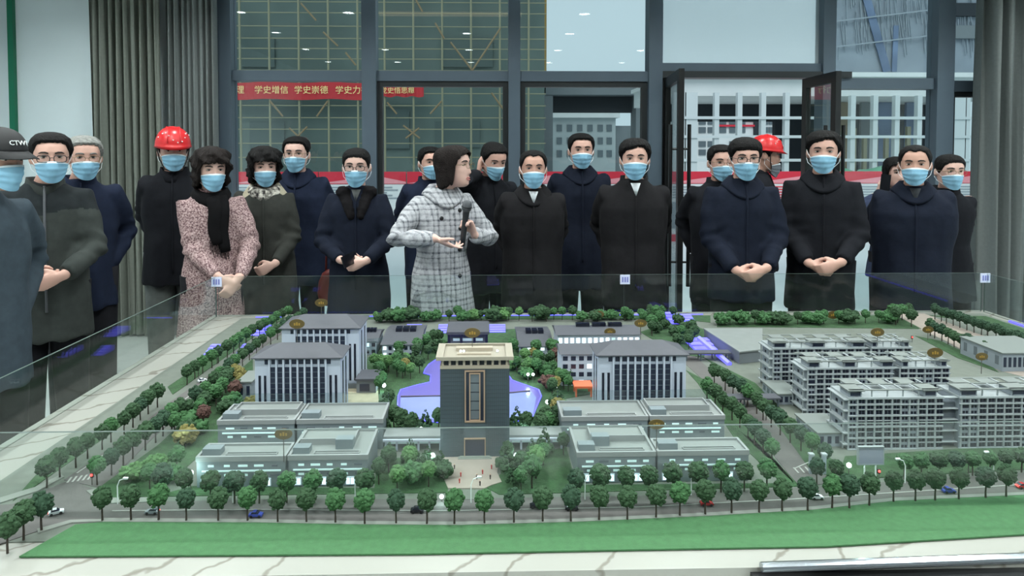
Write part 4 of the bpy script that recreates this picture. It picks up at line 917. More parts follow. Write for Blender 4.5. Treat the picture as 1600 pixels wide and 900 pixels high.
# ================================================================== SMALL MODEL FITTINGS
mat('sign_gold', srgb(88, 74, 38), .5, .1); mat('sign_mark', srgb(150, 120, 50), .4); mat('pole_dark', srgb(66, 64, 58), .5)
mat('globe_glow', (1, 1, 1), .4, emit=(.85, .97, 1.0), estr=4.0); mat('red_glow', (1, .1, .1), .4, emit=(1, .06, .05), estr=3.0); mat('amber_glow', (1, .8, .4), .4, emit=(1, .75, .35), estr=3.0)
def sign(label, u, vd, vb, Y, wpx):
    c_ = yp(u, vd, Y); b_ = yp(u, vb, Y); r_ = wpx / 2 * Y / FPX
    t = thing('number_sign', label, 'model sign', (c_.x, Y, b_.z)); h = c_.z - b_.z; m = MB()
    m.prism([(r_ * math.cos(2 * PI * k / 24), .62 * r_ * math.sin(2 * PI * k / 24)) for k in range(24)], -.0012, .0012); m.xf(Matrix.Translation((0, 0, h)) @ Matrix.Rotation(PI / 2, 4, 'X')); m.build('disc', 'sign_gold', t)
    MB().tube([(0, 0, 0), (0, 0, h)], .0012, 6).build('pole', 'pole_dark', t)
    m = MB()
    for k in (-1, 0, 1): m.box(k * r_ * .3 - r_ * .1, k * r_ * .3 + r_ * .1, -.0022, -.0012, h - .2 * r_, h + .2 * r_ - .1 * r_ * abs(k))
    m.build('gold_mark', 'sign_mark', t)
for q in (('oval gold sign on a pole before the pink coat side podium', 443, 678, 722, 1.84, 28), ('oval gold sign on a pole on the podium roof beside the dormitories', 1026, 663, 705, 1.86, 26),
          ('oval gold sign on the central tower roof', 738, 520, 548, 2.09, 25), ('oval gold sign over the near office tower roof edge', 464, 506, 535, 2.3, 24), ('oval gold sign on the far office tower roof', 502, 473, 495, 2.7, 20),
          ('oval gold sign on the lit long block roof', 953, 518, 527, 2.99, 18), ('oval gold sign over the slate roof before the cross avenue', 1001, 505, 532, 2.36, 20), ('oval gold sign on the rear dormitory roof', 1371, 519, 545, 2.57, 22),
          ('oval gold sign on the middle dormitory roof', 1461, 551, 580, 2.33, 26), ('oval gold sign rising behind the front dormitory roof', 1534, 557, 584, 2.2, 20), ('oval gold sign on a pole beside the pink road', 1450, 515, 532, 3.1, 18),
          ('oval gold sign in the back hedge behind the rear dormitory', 1302, 492, 506, 3.6, 20), ('oval gold sign in the back hedge near the lit long block', 935, 491, 506, 3.6, 18)): sign(*q)
def globe(label, u, v, vb, r_=.0065, m_='globe_glow', pw=0, grp='white globe lamps on the model'):
    b_ = gp(u, vb); c_ = yp(u, v, b_.y); h = max(.012, c_.z - ZT - .004)
    t = thing('globe_lamp', label, 'model lamp', (b_.x, b_.y, ZT + .004)); MB().tube([(0, 0, 0), (0, 0, h)], .0014, 6).build('post', 'pole_dark', t); MB().ball((0, 0, h), r_, 10, 8).build('globe', m_, t)
    if pw:
        ld = bpy.data.lights.new('globe_light', 'POINT'); ld.energy = pw; ld.color = (.7, 1.0, .95); ld.shadow_soft_size = r_; lo = bpy.data.objects.new('globe_light', ld); C.objects.link(lo); lo.parent = t; lo.location = (0, -.012, h + .004)
for q in (('bright globe lamp on the corner plot behind the shrubs', 238, 722, 748, .008, 'globe_glow', .22), ('bright globe lamp at the corner of the pink coat side podium', 298, 739, 768, .008, 'globe_glow', .22),
          ('globe lamp beside the garden trees before the rear podium', 290, 675, 700, .0055, 'globe_glow', .08), ('globe lamp between gallery and tower on the pink coat side', 676, 712, 728, .008, 'globe_glow', .2),
          ('globe lamp between gallery and tower toward the pavilion', 807, 712, 728, .008, 'globe_glow', .2), ('globe lamp on the shore behind the gallery by the pink coat side', 658, 671, 684, .008, 'globe_glow', .12),
          ('globe lamp on the shore behind the gallery by the pavilion', 814, 671, 684, .008, 'globe_glow', .12), ('globe lamp on the sand court edge by the lake', 600, 602, 612, .008, 'globe_glow', .15),
          ('first of two globe lamps close together in the pavilion side garden', 825, 585, 600, .006, 'globe_glow', .1), ('second of two globe lamps close together in the pavilion side garden', 833, 585, 600, .006, 'globe_glow', 0),
          ('globe lamp by the lake bank before the orange pavilion', 855, 628, 642, .007, 'globe_glow', .1), ('globe lamp behind the lake bank and before the pavilion', 868, 606, 618, .006, 'globe_glow', .06),
          ('bright globe lamp at the corner of the front dormitory', 1326, 727, 752, .007, 'globe_glow', .12), ('globe lamp at the road edge before the plaza', 690, 776, 786, .006, 'globe_glow', .05),
          ('globe lamp on the rear podium roof corner beside the cross avenue', 1128, 680, 690, .005, 'globe_glow', .05), ('globe lamp at the front podium eave beside the cross avenue', 1130, 706, 740, .005, 'globe_glow', .03)): globe(*q)
def street_lamp(label, u, vb, h=.075, side=1):
    p = gp(u, vb); t = thing('street_lamp', label, 'model street lamp', (p.x, p.y, ZT + .004))
    MB().tube([(0, 0, 0), (0, 0, h * .7), (-side * .006, 0, h * .92), (-side * .022, 0, h)], [.0016, .0014, .0012, .0012], 6).build('post', 'white_plastic', t); MB().box(-side * .022 - .006, -side * .022 + .006, -.003, .003, h - .002, h + .002).build('lamp_head', 'white_plastic', t)
for i, (u, v, s_) in enumerate(((184, 790, -1), (364, 788, -1), (555, 788, -1), (736, 788, -1), (914, 783, -1), (1080, 776, -1), (1414, 757, 1), (1552, 745, 1))):
    street_lamp('%s white street lamp on the front road counted from the crossing' % ['first', 'second', 'third', 'fourth', 'fifth', 'sixth', 'seventh', 'eighth'][i], u, v, .07, s_)
def signal(label, u, v, vb, m_='red_glow'):
    b_ = gp(u, vb); c_ = yp(u, v, b_.y); h = max(.02, c_.z - ZT); t = thing('traffic_light', label, 'model traffic light', (b_.x, b_.y, ZT + .004))
    MB().tube([(0, 0, 0), (0, 0, h)], .0014, 6).build('post', 'pole_dark', t); MB().box(-.004, .004, -.0015, .004, h - .008, h + .006).build('housing', 'black_metal', t); MB().ball((0, -.002, h), .0036, 8, 6).build('lens', m_, t)
for q in (('red traffic light at the crossing by the marble border', 144, 744, 760), ('red traffic light before the second row near the podium', 386, 772, 806), ('red traffic light beside the billboard', 1373, 738, 752), ('red traffic light before the front dormitory', 1513, 722, 745),
          ('amber traffic light under the canopy bridge', 1197, 644, 658, 'amber_glow'), ('red traffic light at the rear dormitory end', 1425, 528, 536), ('amber traffic light on the far inner kerb', 310, 577, 592, 'amber_glow'), ('amber traffic light further up the far avenue', 339, 556, 570, 'amber_glow'), ('red traffic light on the far avenue beside the office tower', 443, 513, 522), ('amber light in the tree row by the blue strip', 1542, 511, 524, 'amber_glow')): signal(*q)
# cars
for nm, c_ in (('car_white', (222, 226, 230)), ('car_dark', (34, 36, 42)), ('car_blue', (60, 74, 150)), ('car_red', (170, 40, 44)), ('car_silver', (150, 156, 164))): mat(nm, srgb(*c_), .25)
def car(label, u, v, rz, m_, tail=False):
    p = gp(u, v); t = thing('model_car', label, 'model car', (p.x, p.y, ZT + .0048), rz); L, W = .017, .0075
    prof = [(-L, .003), (-L, .0085), (-L * .75, .0095), (-L * .45, .0098), (L * .4, .0095), (L * .95, .0075), (L, .005), (L, .003)]
    MB().rings([[(x, y * W, z) for x, z in prof] for y in (-1, 1)]).build('body', m_, t)
    cab = [(-L * .72, .0093), (-L * .45, .0142), (L * .08, .0142), (L * .45, .0093)]
    MB().rings([[(x, y * W * .86, z) for x, z in cab] for y in (-1, 1)]).build('cabin', 'window_dark', t); MB().box(-L * .44, L * .07, -W * .8, W * .8, .014, .0148).build('car_roof', m_, t)
    for x in (-L * .6, L * .6):
        for y in (-W, W): MB().prism([(.0035 * math.cos(2 * PI * k / 12), .0035 * math.sin(2 * PI * k / 12)) for k in range(12)], -.001, .001).xf(Matrix.Translation((x, y, .0035)) @ Matrix.Rotation(PI / 2, 4, 'X')).build('wheel', 'black_rubber', t)
    if tail: MB().box(-L - .0006, -L + .001, -W * .8, W * .8, .006, .008).build('tail_lamp', 'red_glow', t)
for q in (('white car with red tail lamp turning at the crossing', 88, 806, R(30), 'car_white', True), ('silver car with red tail behind the second front tree', 238, 805, R(180), 'car_silver', True), ('blue and white car behind the front row near the podium', 400, 810, 0, 'car_blue'),
          ('dark car on the front road before the plaza', 652, 803, 0, 'car_dark'), ('dark car on the front road just past the plaza', 838, 796, 0, 'car_dark'), ('dark car under the front row tree past the plaza', 893, 799, 0, 'car_dark'), ('red car before the podium beside the dormitories', 1104, 792, 0, 'car_red'),
          ('white car at the avenue mouth', 1276, 782, 0, 'car_white'), ('blue car on the road before the front dormitory', 1482, 772, 0, 'car_blue'), ('red car at the road end before the dormitory', 1598, 765, 0, 'car_red', True), ('white car on the far avenue', 316, 598, R(48), 'car_white')): car(*q)
# tiny figures on the plaza
mat('figure_red', srgb(170, 50, 55), .6); mat('figure_dark', srgb(60, 50, 50), .6); mat('figure_skin', srgb(190, 150, 130), .6)
for i, (u, v, m_, lab) in enumerate(((718, 758, 'figure_red', 'tiny red figure nearest the road on the plaza'), (720, 748, 'figure_red', 'tiny red figure in the middle of the plaza'), (710, 736, 'figure_dark', 'tiny dark figure near the tower steps'), (745, 752, 'figure_dark', 'tiny dark figure beside the plaza centre line'), (754, 744, 'figure_red', 'tiny red figure further toward the dormitories on the plaza'), (768, 736, 'figure_red', 'tiny red figure at the plaza edge by the tower'), (750, 762, 'figure_dark', 'tiny dark figure at the plaza mouth'), (766, 752, 'figure_dark', 'tiny dark figure at the plaza rim toward the dormitories'))):
    p = gp(u, v); t = thing('model_figure', lab, 'model figure', (p.x, p.y, ZT + .006)); m = MB(); m.rings([[(r_ * math.cos(2 * PI * k / 8), .7 * r_ * math.sin(2 * PI * k / 8), z) for k in range(8)] for r_, z in ((.0014, 0), (.0018, .006), (.0026, .011), (.001, .0128))]); m.build('clothes', m_, t); MB().ball((0, 0, .0142), .0016, 8, 6).build('head', 'figure_skin', t)
# ================================================================== PEOPLE
mat('skin_warm', srgb(206, 162, 146), .55, noise_amt=.04, nscale=30); mat('skin_tan', srgb(192, 148, 130), .55, noise_amt=.04, nscale=30); mat('skin_pale', srgb(214, 174, 160), .5, noise_amt=.03, nscale=30)
mat('hair_black', srgb(13, 11, 11), .75, spec=.2, noise_amt=.3, nscale=60, bump=.6, bscale=140); mat('hair_brown', srgb(24, 17, 15), .75, spec=.2, noise_amt=.3, nscale=60, bump=.6, bscale=140); mat('hair_grey', srgb(124, 124, 120), .6, noise_amt=.35, nscale=70, bump=.6, bscale=140)
mat('mask_blue', srgb(132, 180, 206), .75, noise_amt=.03, nscale=30); mat('mask_white', srgb(226, 236, 242), .7); mat('mask_grey', srgb(110, 116, 124), .7)
mat('eye_white', srgb(205, 198, 190), .3); mat('eye_dark', srgb(28, 20, 18), .2); mat('brow_dark', srgb(38, 30, 28), .8); mat('lip', srgb(170, 96, 92), .5); mat('glasses_frame', srgb(30, 28, 30), .35); mat('glasses_gold', srgb(150, 128, 96), .3, .7)
glass_mat('lens_glass', (.93, .95, .96), 1.35)
mat('helmet_red', srgb(206, 34, 38), .3); mat('white_dot', srgb(240, 225, 225), .4); mat('strap_black', srgb(22, 22, 24), .7)
def cloth(name, col, n=.12, sc=25, bump=.5): return mat(name, srgb(*col), .9, noise_amt=n, nscale=sc, bump=bump, bscale=12, spec=.15)
for nm, c_ in (('coat_black', (24, 25, 30)), ('coat_black_warm', (27, 26, 28)), ('coat_navy', (27, 34, 52)), ('coat_deep_navy', (22, 27, 40)), ('coat_slate', (56, 66, 74)), ('coat_olive', (54, 58, 56)), ('coat_olive_dark', (36, 40, 42)), ('coat_green_grey', (52, 53, 50)), ('coat_bluegrey', (54, 62, 84)), ('trouser_black', (24, 24, 28)), ('trouser_grey', (96, 100, 98)), ('trouser_jean', (40, 44, 66)), ('scarf_black', (14, 13, 15)), ('fur_black', (20, 18, 20)), ('shirt_white', (214, 218, 222)), ('shirt_dark', (60, 62, 66)), ('collar_beige', (168, 160, 140)), ('knit_grey', (90, 92, 92)), ('cuff_white', (190, 195, 195))): cloth(nm, c_)
mat('shoe_black', srgb(20, 20, 20), .4); mat('button_black', srgb(16, 16, 18), .3); mat('mic_black', srgb(34, 35, 38), .4); mat('mic_grille', srgb(84, 86, 90), .5, .4, bump=.4, nscale=900); mat('phone_black', srgb(16, 17, 22), .2); mat('phone_blue', srgb(60, 66, 150), .3); mat('zip_grey', srgb(76, 78, 82), .5)
def tweed(name, base_, dark, light, sc):
    m = mat(name, base_, .95, spec=.1); nt = m.node_tree; b = nt.nodes['Principled BSDF']; tc = nt.nodes.new('ShaderNodeTexCoord'); n = nt.nodes.new('ShaderNodeTexNoise'); n.inputs['Scale'].default_value = sc; n.inputs['Detail'].default_value = 2
    cr = nt.nodes.new('ShaderNodeValToRGB'); e = cr.color_ramp.elements; e[0].position = .36; e[0].color = (*dark, 1); e[1].position = .62; e[1].color = (*light, 1); x = cr.color_ramp.elements.new(.5); x.color = (*base_, 1)
    nt.links.new(tc.outputs['Object'], n.inputs['Vector']); nt.links.new(n.outputs['Fac'], cr.inputs[0]); nt.links.new(cr.outputs[0], b.inputs['Base Color'])
tweed('tweed_pink', srgb(150, 124, 124), srgb(92, 70, 74), srgb(184, 160, 158), 110)
tweed('scarf_print', srgb(150, 146, 138), srgb(50, 46, 48), srgb(216, 210, 200), 40)
def plaid(name):
    m = mat(name, srgb(190, 196, 196), .95, spec=.1); nt = m.node_tree; b = nt.nodes['Principled BSDF']; L = nt.links
    tc = nt.nodes.new('ShaderNodeTexCoord'); sp = nt.nodes.new('ShaderNodeSeparateXYZ'); L.new(tc.outputs['Object'], sp.inputs[0])
    ns = nt.nodes.new('ShaderNodeTexNoise'); ns.inputs['Scale'].default_value = 55; L.new(tc.outputs['Object'], ns.inputs['Vector'])
    def math_(op, a, b_=None):
        n = nt.nodes.new('ShaderNodeMath'); n.operation = op
        for i, q in enumerate((a, b_)):
            if q is None: continue
            if isinstance(q, (int, float)): n.inputs[i].default_value = q
            else: L.new(q, n.inputs[i])
        return n.outputs[0]
    jit = math_('MULTIPLY', ns.outputs['Fac'], .012)
    def stripes(c_, per, off, wd):
        v = math_('FRACT', math_('DIVIDE', math_('ADD', math_('ADD', c_, off), jit), per)); return math_('LESS_THAN', v, wd)
    hx = math_('ADD', sp.outputs['X'], math_('MULTIPLY', sp.outputs['Y'], .55))
    tot = None
    for c_, per, off, wd, amt in ((hx, .092, 5.0, .13, .42), (hx, .092, 5.026, .10, .34), (hx, .092, 5.055, .14, .2), (sp.outputs['Z'], .098, 5.0, .13, .40), (sp.outputs['Z'], .098, 5.03, .09, .34), (sp.outputs['Z'], .098, 5.06, .12, .2)):
        s_ = math_('MULTIPLY', stripes(c_, per, off, wd), amt); tot = s_ if tot is None else math_('ADD', tot, s_)
    fz = math_('MULTIPLY', math_('SUBTRACT', ns.outputs['Fac'], .42), .9); k = math_('MINIMUM', math_('MAXIMUM', math_('ADD', tot, fz), 0), .9)
    mx = nt.nodes.new('ShaderNodeMix'); mx.data_type = 'RGBA'; L.new(k, mx.inputs['Factor']); mx.inputs['A'].default_value = (*srgb(178, 178, 182), 1); mx.inputs['B'].default_value = (*srgb(58, 62, 70), 1); L.new(mx.outputs['Result'], b.inputs['Base Color'])
plaid('plaid_wool')

def remesh(mb, vox, smooth=2, deci=None, disp=None):
    me = bpy.data.meshes.new('tmp'); me.from_pydata(mb.v, [], mb.f)
    bm = bmesh.new(); bm.from_mesh(me); bmesh.ops.recalc_face_normals(bm, faces=bm.faces); bm.to_mesh(me); bm.free()
    o = bpy.data.objects.new('tmp', me); C.objects.link(o)
    r = o.modifiers.new('r', 'REMESH'); r.mode = 'VOXEL'; r.voxel_size = vox; r.use_smooth_shade = True
    if smooth: s_ = o.modifiers.new('s', 'SMOOTH'); s_.factor = .5; s_.iterations = smooth
    if deci: d = o.modifiers.new('d', 'DECIMATE'); d.ratio = deci
    dg = bpy.context.evaluated_depsgraph_get(); out = bpy.data.meshes.new_from_object(o.evaluated_get(dg)); bpy.data.objects.remove(o); bpy.data.meshes.remove(me)
    if disp:
        n = len(out.vertices); co = np.empty(n * 3); out.vertices.foreach_get('co', co); co = co.reshape(-1, 3); no = np.empty(n * 3); out.vertices.foreach_get('normal', no); no = no.reshape(-1, 3)
        d = np.array([disp(p) for p in co]); co += no * d[:, None]; out.vertices.foreach_set('co', co.ravel()); out.update()
    out.polygons.foreach_set('use_smooth', [True] * len(out.polygons))
    return out
# ---- head surface: (z, half width, front, back)
HEAD = np.array([(-.122, .016, .066, .004), (-.114, .034, .083, .012), (-.098, .049, .089, .030), (-.078, .0585, .091, .052), (-.05, .066, .092, .074), (-.02, .0715, .0925, .088), (.01, .0745, .094, .096), (.04, .0765, .096, .100), (.068, .0745, .090, .096), (.092, .064, .074, .082), (.108, .046, .053, .060), (.117, .024, .028, .032), (.119, .004, .004, .004)])
def hs(a, z, feat=True):
    w_ = np.interp(z, HEAD[:, 0], HEAD[:, 1]); f = np.interp(z, HEAD[:, 0], HEAD[:, 2]); b_ = np.interp(z, HEAD[:, 0], HEAD[:, 3])
    sn, cs = math.sin(a), math.cos(a)
    sx = math.copysign(abs(sn) ** .88, sn); x = w_ * sx; y = -f * (abs(cs) ** .9) if cs > 0 else b_ * abs(cs)
    if feat and cs > 0:
        g = lambda u, m_, s_: math.exp(-((u - m_) / s_) ** 2)
        nose = .024 * g(x, 0, .011) * (np.interp(z, [-.052, -.045, -.032, .015, .03], [0, .75, 1, .22, 0]))
        y -= nose
        y += .010 * (g(x, .031, .016) + g(x, -.031, .016)) * g(z, .012, .012)      # eye sockets
        y -= .004 * g(z, .036, .010) * g(abs(x), .028, .022)                        # brow ridge
        y -= .004 * (g(x, .045, .016) + g(x, -.045, .016)) * g(z, -.025, .018)      # cheeks
        y -= .005 * g(x, 0, .02) * (g(z, -.066, .006) + g(z, -.078, .006)) - .004 * g(x, 0, .022) * g(z, -.0715, .003)  # lips
        y -= .005 * g(x, 0, .018) * g(z, -.104, .010)
    return x, y
def head_mb():
    mb = MB(); zs = list(np.linspace(-.122, .119, 46)); n = 56
    mb.rings([[(*hs(2 * PI * j / n, z), z) for j in range(n)] for z in zs])
    for s_ in (1, -1):
        e = MB().ball((0, 0, 0), (.011, .019, .031), 10, 8); e.xf(Matrix.Translation((s_ * .078, .014, -.006)) @ Matrix.Rotation(s_ * R(22), 4, 'Z') @ Matrix.Rotation(R(-10), 4, 'X')); mb.join(e)
    return mb
def shell(rows, mbv=None):   # rows: list of rings (outer); closed sheet with an inner return
    mb = MB(); mb.rings(rows, cap=False); return mb
def hair_mb(style, seed):
    rnd = random.Random(seed); mb = MB(); n = 84; rows = []; T = 18
    def line(a):   # lower bound of the hair by angle from the front
        d = abs(math.degrees(a))
        if style == 'short': return np.interp(d, [0, 30, 48, 60, 72, 80, 98, 112, 135, 180], [.080, .078, .068, .040, .020, -.014, .010, .012, -.055, -.072])
        if style == 'parted': dd = math.degrees(a); return np.interp(dd, [-180, -135, -112, -98, -80, -72, -60, -40, -12, 10, 35, 60, 72, 80, 98, 112, 135, 180], [-.072, -.055, .012, .010, -.014, .018, .036, .058, .068, .078, .074, .040, .020, -.014, .010, .012, -.055, -.072])
        if style == 'fringe': return np.interp(d, [0, 30, 48, 60, 72, 80, 98, 112, 135, 180], [.062, .058, .054, .034, .016, -.02, .006, .008, -.06, -.08])
        if style == 'receding': return np.interp(d, [0, 22, 42, 60, 72, 80, 98, 112, 135, 180], [.084, .092, .078, .034, .018, -.012, .01, .012, -.055, -.072])
        if style == 'tied': return np.interp(d, [0, 25, 48, 62, 78, 100, 120, 140, 180], [.072, .070, .05, .016, -.01, .0, -.03, -.07, -.085])
        if style == 'bob': return np.interp(d, [0, 28, 44, 56, 64, 75, 110, 180], [.078, .070, .062, .040, .010, -.10, -.128, -.13])
        if style == 'bobfringe': return np.interp(d, [0, 28, 44, 56, 64, 75, 110, 180], [.036, .034, .03, -.02, -.082, -.11, -.125, -.13])
        return np.interp(d, [0, 28, 44, 56, 66, 80, 110, 180], [.054, .050, .046, .01, -.07, -.10, -.125, -.13])   # wavy
    vol = {'short': .013, 'parted': .017, 'fringe': .015, 'receding': .009, 'tied': .008, 'bob': .020, 'bobfringe': .024, 'wavy': .026}[style]
    long_ = style in ('bob', 'bobfringe', 'wavy')
    for k in range(T + 1):
        t = k / T; ring = []
        for j in range(n):
            a = 2 * PI * j / n; a = a - 2 * PI if a > PI else a
            lo = float(line(a)) + (.006 if not long_ else .010) * noise.noise((a * 9, seed, 0)); z = lo + (.1185 - lo) * (t ** .9)
            x, y = hs(a, max(z, -.06), False)
            if long_ and z < -.03:
                x, y = hs(a, -.02, False); s0 = 1 - .10 * min(1, (-.03 - z) / .1); x *= s0; y *= s0
            edge = min(1.0, .12 + t * 3.5) if not long_ else (.75 if k == 0 else 1)
            up = 1.0 if z < .09 else 1 - .25 * (z - .09) / .03
            off = vol * edge * up * (1 + .30 * noise.noise((a * 3, z * 22, seed)) + .10 * math.sin(a * 23 + z * 60 + 3 * noise.noise((a * 2, z * 10, seed))) + .22 * noise.noise((a * 14, z * 30, seed)))
            if style == 'wavy': off *= 1 + .28 * math.sin(z * 80 + a * 5) + .5 * noise.noise((a * 7, z * 45, seed + 3))
            l_ = math.hypot(x, y) + 1e-6; zz = z + (vol * .95 * max(0, (z - .05) / .07))
            ring.append((x + x / l_ * off, y + y / l_ * off, zz))
        rows.append(ring)
    inner = []
    for p in rows[0]: inner.append((p[0] * .86, p[1] * .86, p[2] + .006))
    mb.rings([inner] + rows, cap=False); o = len(mb.v); k = len(rows[-1]); mb.f.append(tuple(range(o - k, o))); mb.m.append(0)
    return mb
def mask_mb():
    mb = MB(); n, T = 26, 14; rows = []
    A = R(62)
    for k in range(T + 1):
        t = k / T; row = []
        for i in range(n + 1):
            s_ = -1 + 2 * i / n; a = s_ * A
            zb = -.120 + .034 * abs(s_) ** 2; zt_ = -.006 - .020 * abs(s_) ** 1.4 ; z = zb + (zt_ - zb) * t
            x, y = hs(a, max(z, -.085), False); ten = math.exp(-(s_ / .36) ** 2) * float(np.interp(t, [0, .2, .45, .7, .88, 1], [.004, .012, .022, .027, .024, .016]))
            off = .006 + ten + (.0016 * math.sin(t * PI * 7) if .1 < t < .9 else 0)
            if z < -.085: off -= .10 * (-.085 - z)
            l_ = math.hypot(x, y); row.append((x + x / l_ * off, y + y / l_ * off, z))
        rows.append(row)
    w_ = n + 1; vs = [p for r_ in rows for p in r_]; fs, ms = [], []
    for k in range(T):
        for i in range(n): fs.append((k * w_ + i, k * w_ + i + 1, (k + 1) * w_ + i + 1, (k + 1) * w_ + i)); ms.append(1 if k == T - 1 else 0)
    back = [(p[0] * .985, p[1] * .985, p[2]) for p in vs]; o = len(vs); vs = vs + back; fs += [tuple(q + o for q in f[::-1]) for f in fs]; ms = ms + ms
    mb.v, mb.f, mb.m = vs, fs, ms
    loops = [MB(), MB()]
    for s_ in (1, -1):
        lp = loops[(1 - s_) // 2]
        for z0, z1 in ((-.026, .016), (-.086, -.034)):
            p = [(*hs(s_ * R(64), z0, False), z0), (s_ * .079, -.012, (z0 + z1) / 2), (s_ * .086, .012, z1)]
            p[0] = (p[0][0] * 1.06, p[0][1] * 1.06, p[0][2]); (lp.tube(p, .0012, 5) if z0 > -.05 else lp.tube(p + [(s_ * .086, .012, .016)], .0012, 5))
    return mb, loops
def glasses_mb(kind):
    mb, ln = MB(), MB()
    for s_ in (1, -1):
        c_ = Vector((s_ * .033, -.112, .006)); pts = []
        for k in range(18):
            t = 2 * PI * k / 18; cx, cz = math.cos(t), math.sin(t); e = .6 if kind == 'dark' else .85
            pts.append((c_.x + .025 * math.copysign(abs(cx) ** e, cx), c_.y + .0035 * abs(cx), c_.z + .0175 * math.copysign(abs(cz) ** e, cz)))
        mb.tube(pts + pts[:1], .0021 if kind == 'dark' else .0013, 6, cap=False); ln.add(pts, [tuple(range(18))])
        mb.tube([(s_ * .057, -.108, .012), (s_ * .078, -.06, .014), (s_ * .084, .015, .008)], .0016, 6)
    mb.tube([(-.009, -.112, .010), (0, -.116, .012), (.009, -.112, .010)], .0016, 6)
    return mb, ln
def ik(sh, wr, l1, l2, hint):
    sh, wr, hint = Vector(sh), Vector(wr), Vector(hint); d = wr - sh; L = min(d.length, (l1 + l2) * .995); dn = d.normalized(); wr = sh + dn * L
    x = (l1 * l1 - l2 * l2 + L * L) / (2 * L); r_ = math.sqrt(max(0, l1 * l1 - x * x)); h = (hint - dn * hint.dot(dn)).normalized(); return sh + dn * x + h * r_, wr
def hand(mb, wr, d, palm, side, curl=.5, s_=1.0, spread=.0, curls=None):
    """palm + four fingers + thumb; d points from wrist to fingertips, palm is the palm's normal, side +1 puts the thumb on palm x d."""
    d = Vector(d).normalized(); palm = Vector(palm); palm = (palm - d * palm.dot(d)).normalized(); lat = d.cross(palm) * side
    P = lambda a, b_, c_: Vector(wr) + (d * a + lat * b_ + palm * c_) * s_
    rings = []
    for a, wd, th in ((-.03, .026, .021), (0, .027, .019), (.03, .036, .017), (.06, .041, .0155), (.085, .041, .013), (.094, .036, .009)):
        rings.append([tuple(P(a, wd * math.cos(2 * PI * j / 14) * (1 if True else 1), th * math.sin(2 * PI * j / 14))) for j in range(14)])
    mb.rings(rings)
    for i, (b_, ln, r_) in enumerate(((.030, .070, .0092), (.0105, .079, .0097), (-.0095, .073, .0093), (-.028, .058, .0083))):
        c_ = curl if curls is None else curls[i]; pts = [P(.072, b_ * .95, 0)]; ang = .12 * c_; p = P(.088, b_, 0); pts.append(p); f = [.46, .30, .24]
        for k in range(3):
            ang += c_ * (.75, .95, .7)[k]; dd = (d * math.cos(ang) + palm * math.sin(ang) + lat * spread * b_ * 6).normalized(); p = p + dd * ln * f[k] * s_; pts.append(p)
        mb.tube(pts, [r_ * s_, r_ * s_ * 1.02, r_ * s_ * .96, r_ * s_ * .86, r_ * s_ * .66], 8)
    t0 = P(.012, .026, .004); t1 = P(.040, .050, .014 + .008 * curl); t2 = P(.066, .056 - .012 * curl, .024 + .016 * curl); t3 = P(.086, .050 - .022 * curl, .030 + .022 * curl)
    mb.tube([t0, t1, t2, t3], [.0135 * s_, .0118 * s_, .0105 * s_, .0078 * s_], 8)
SH = (.160, .012, 1.375)
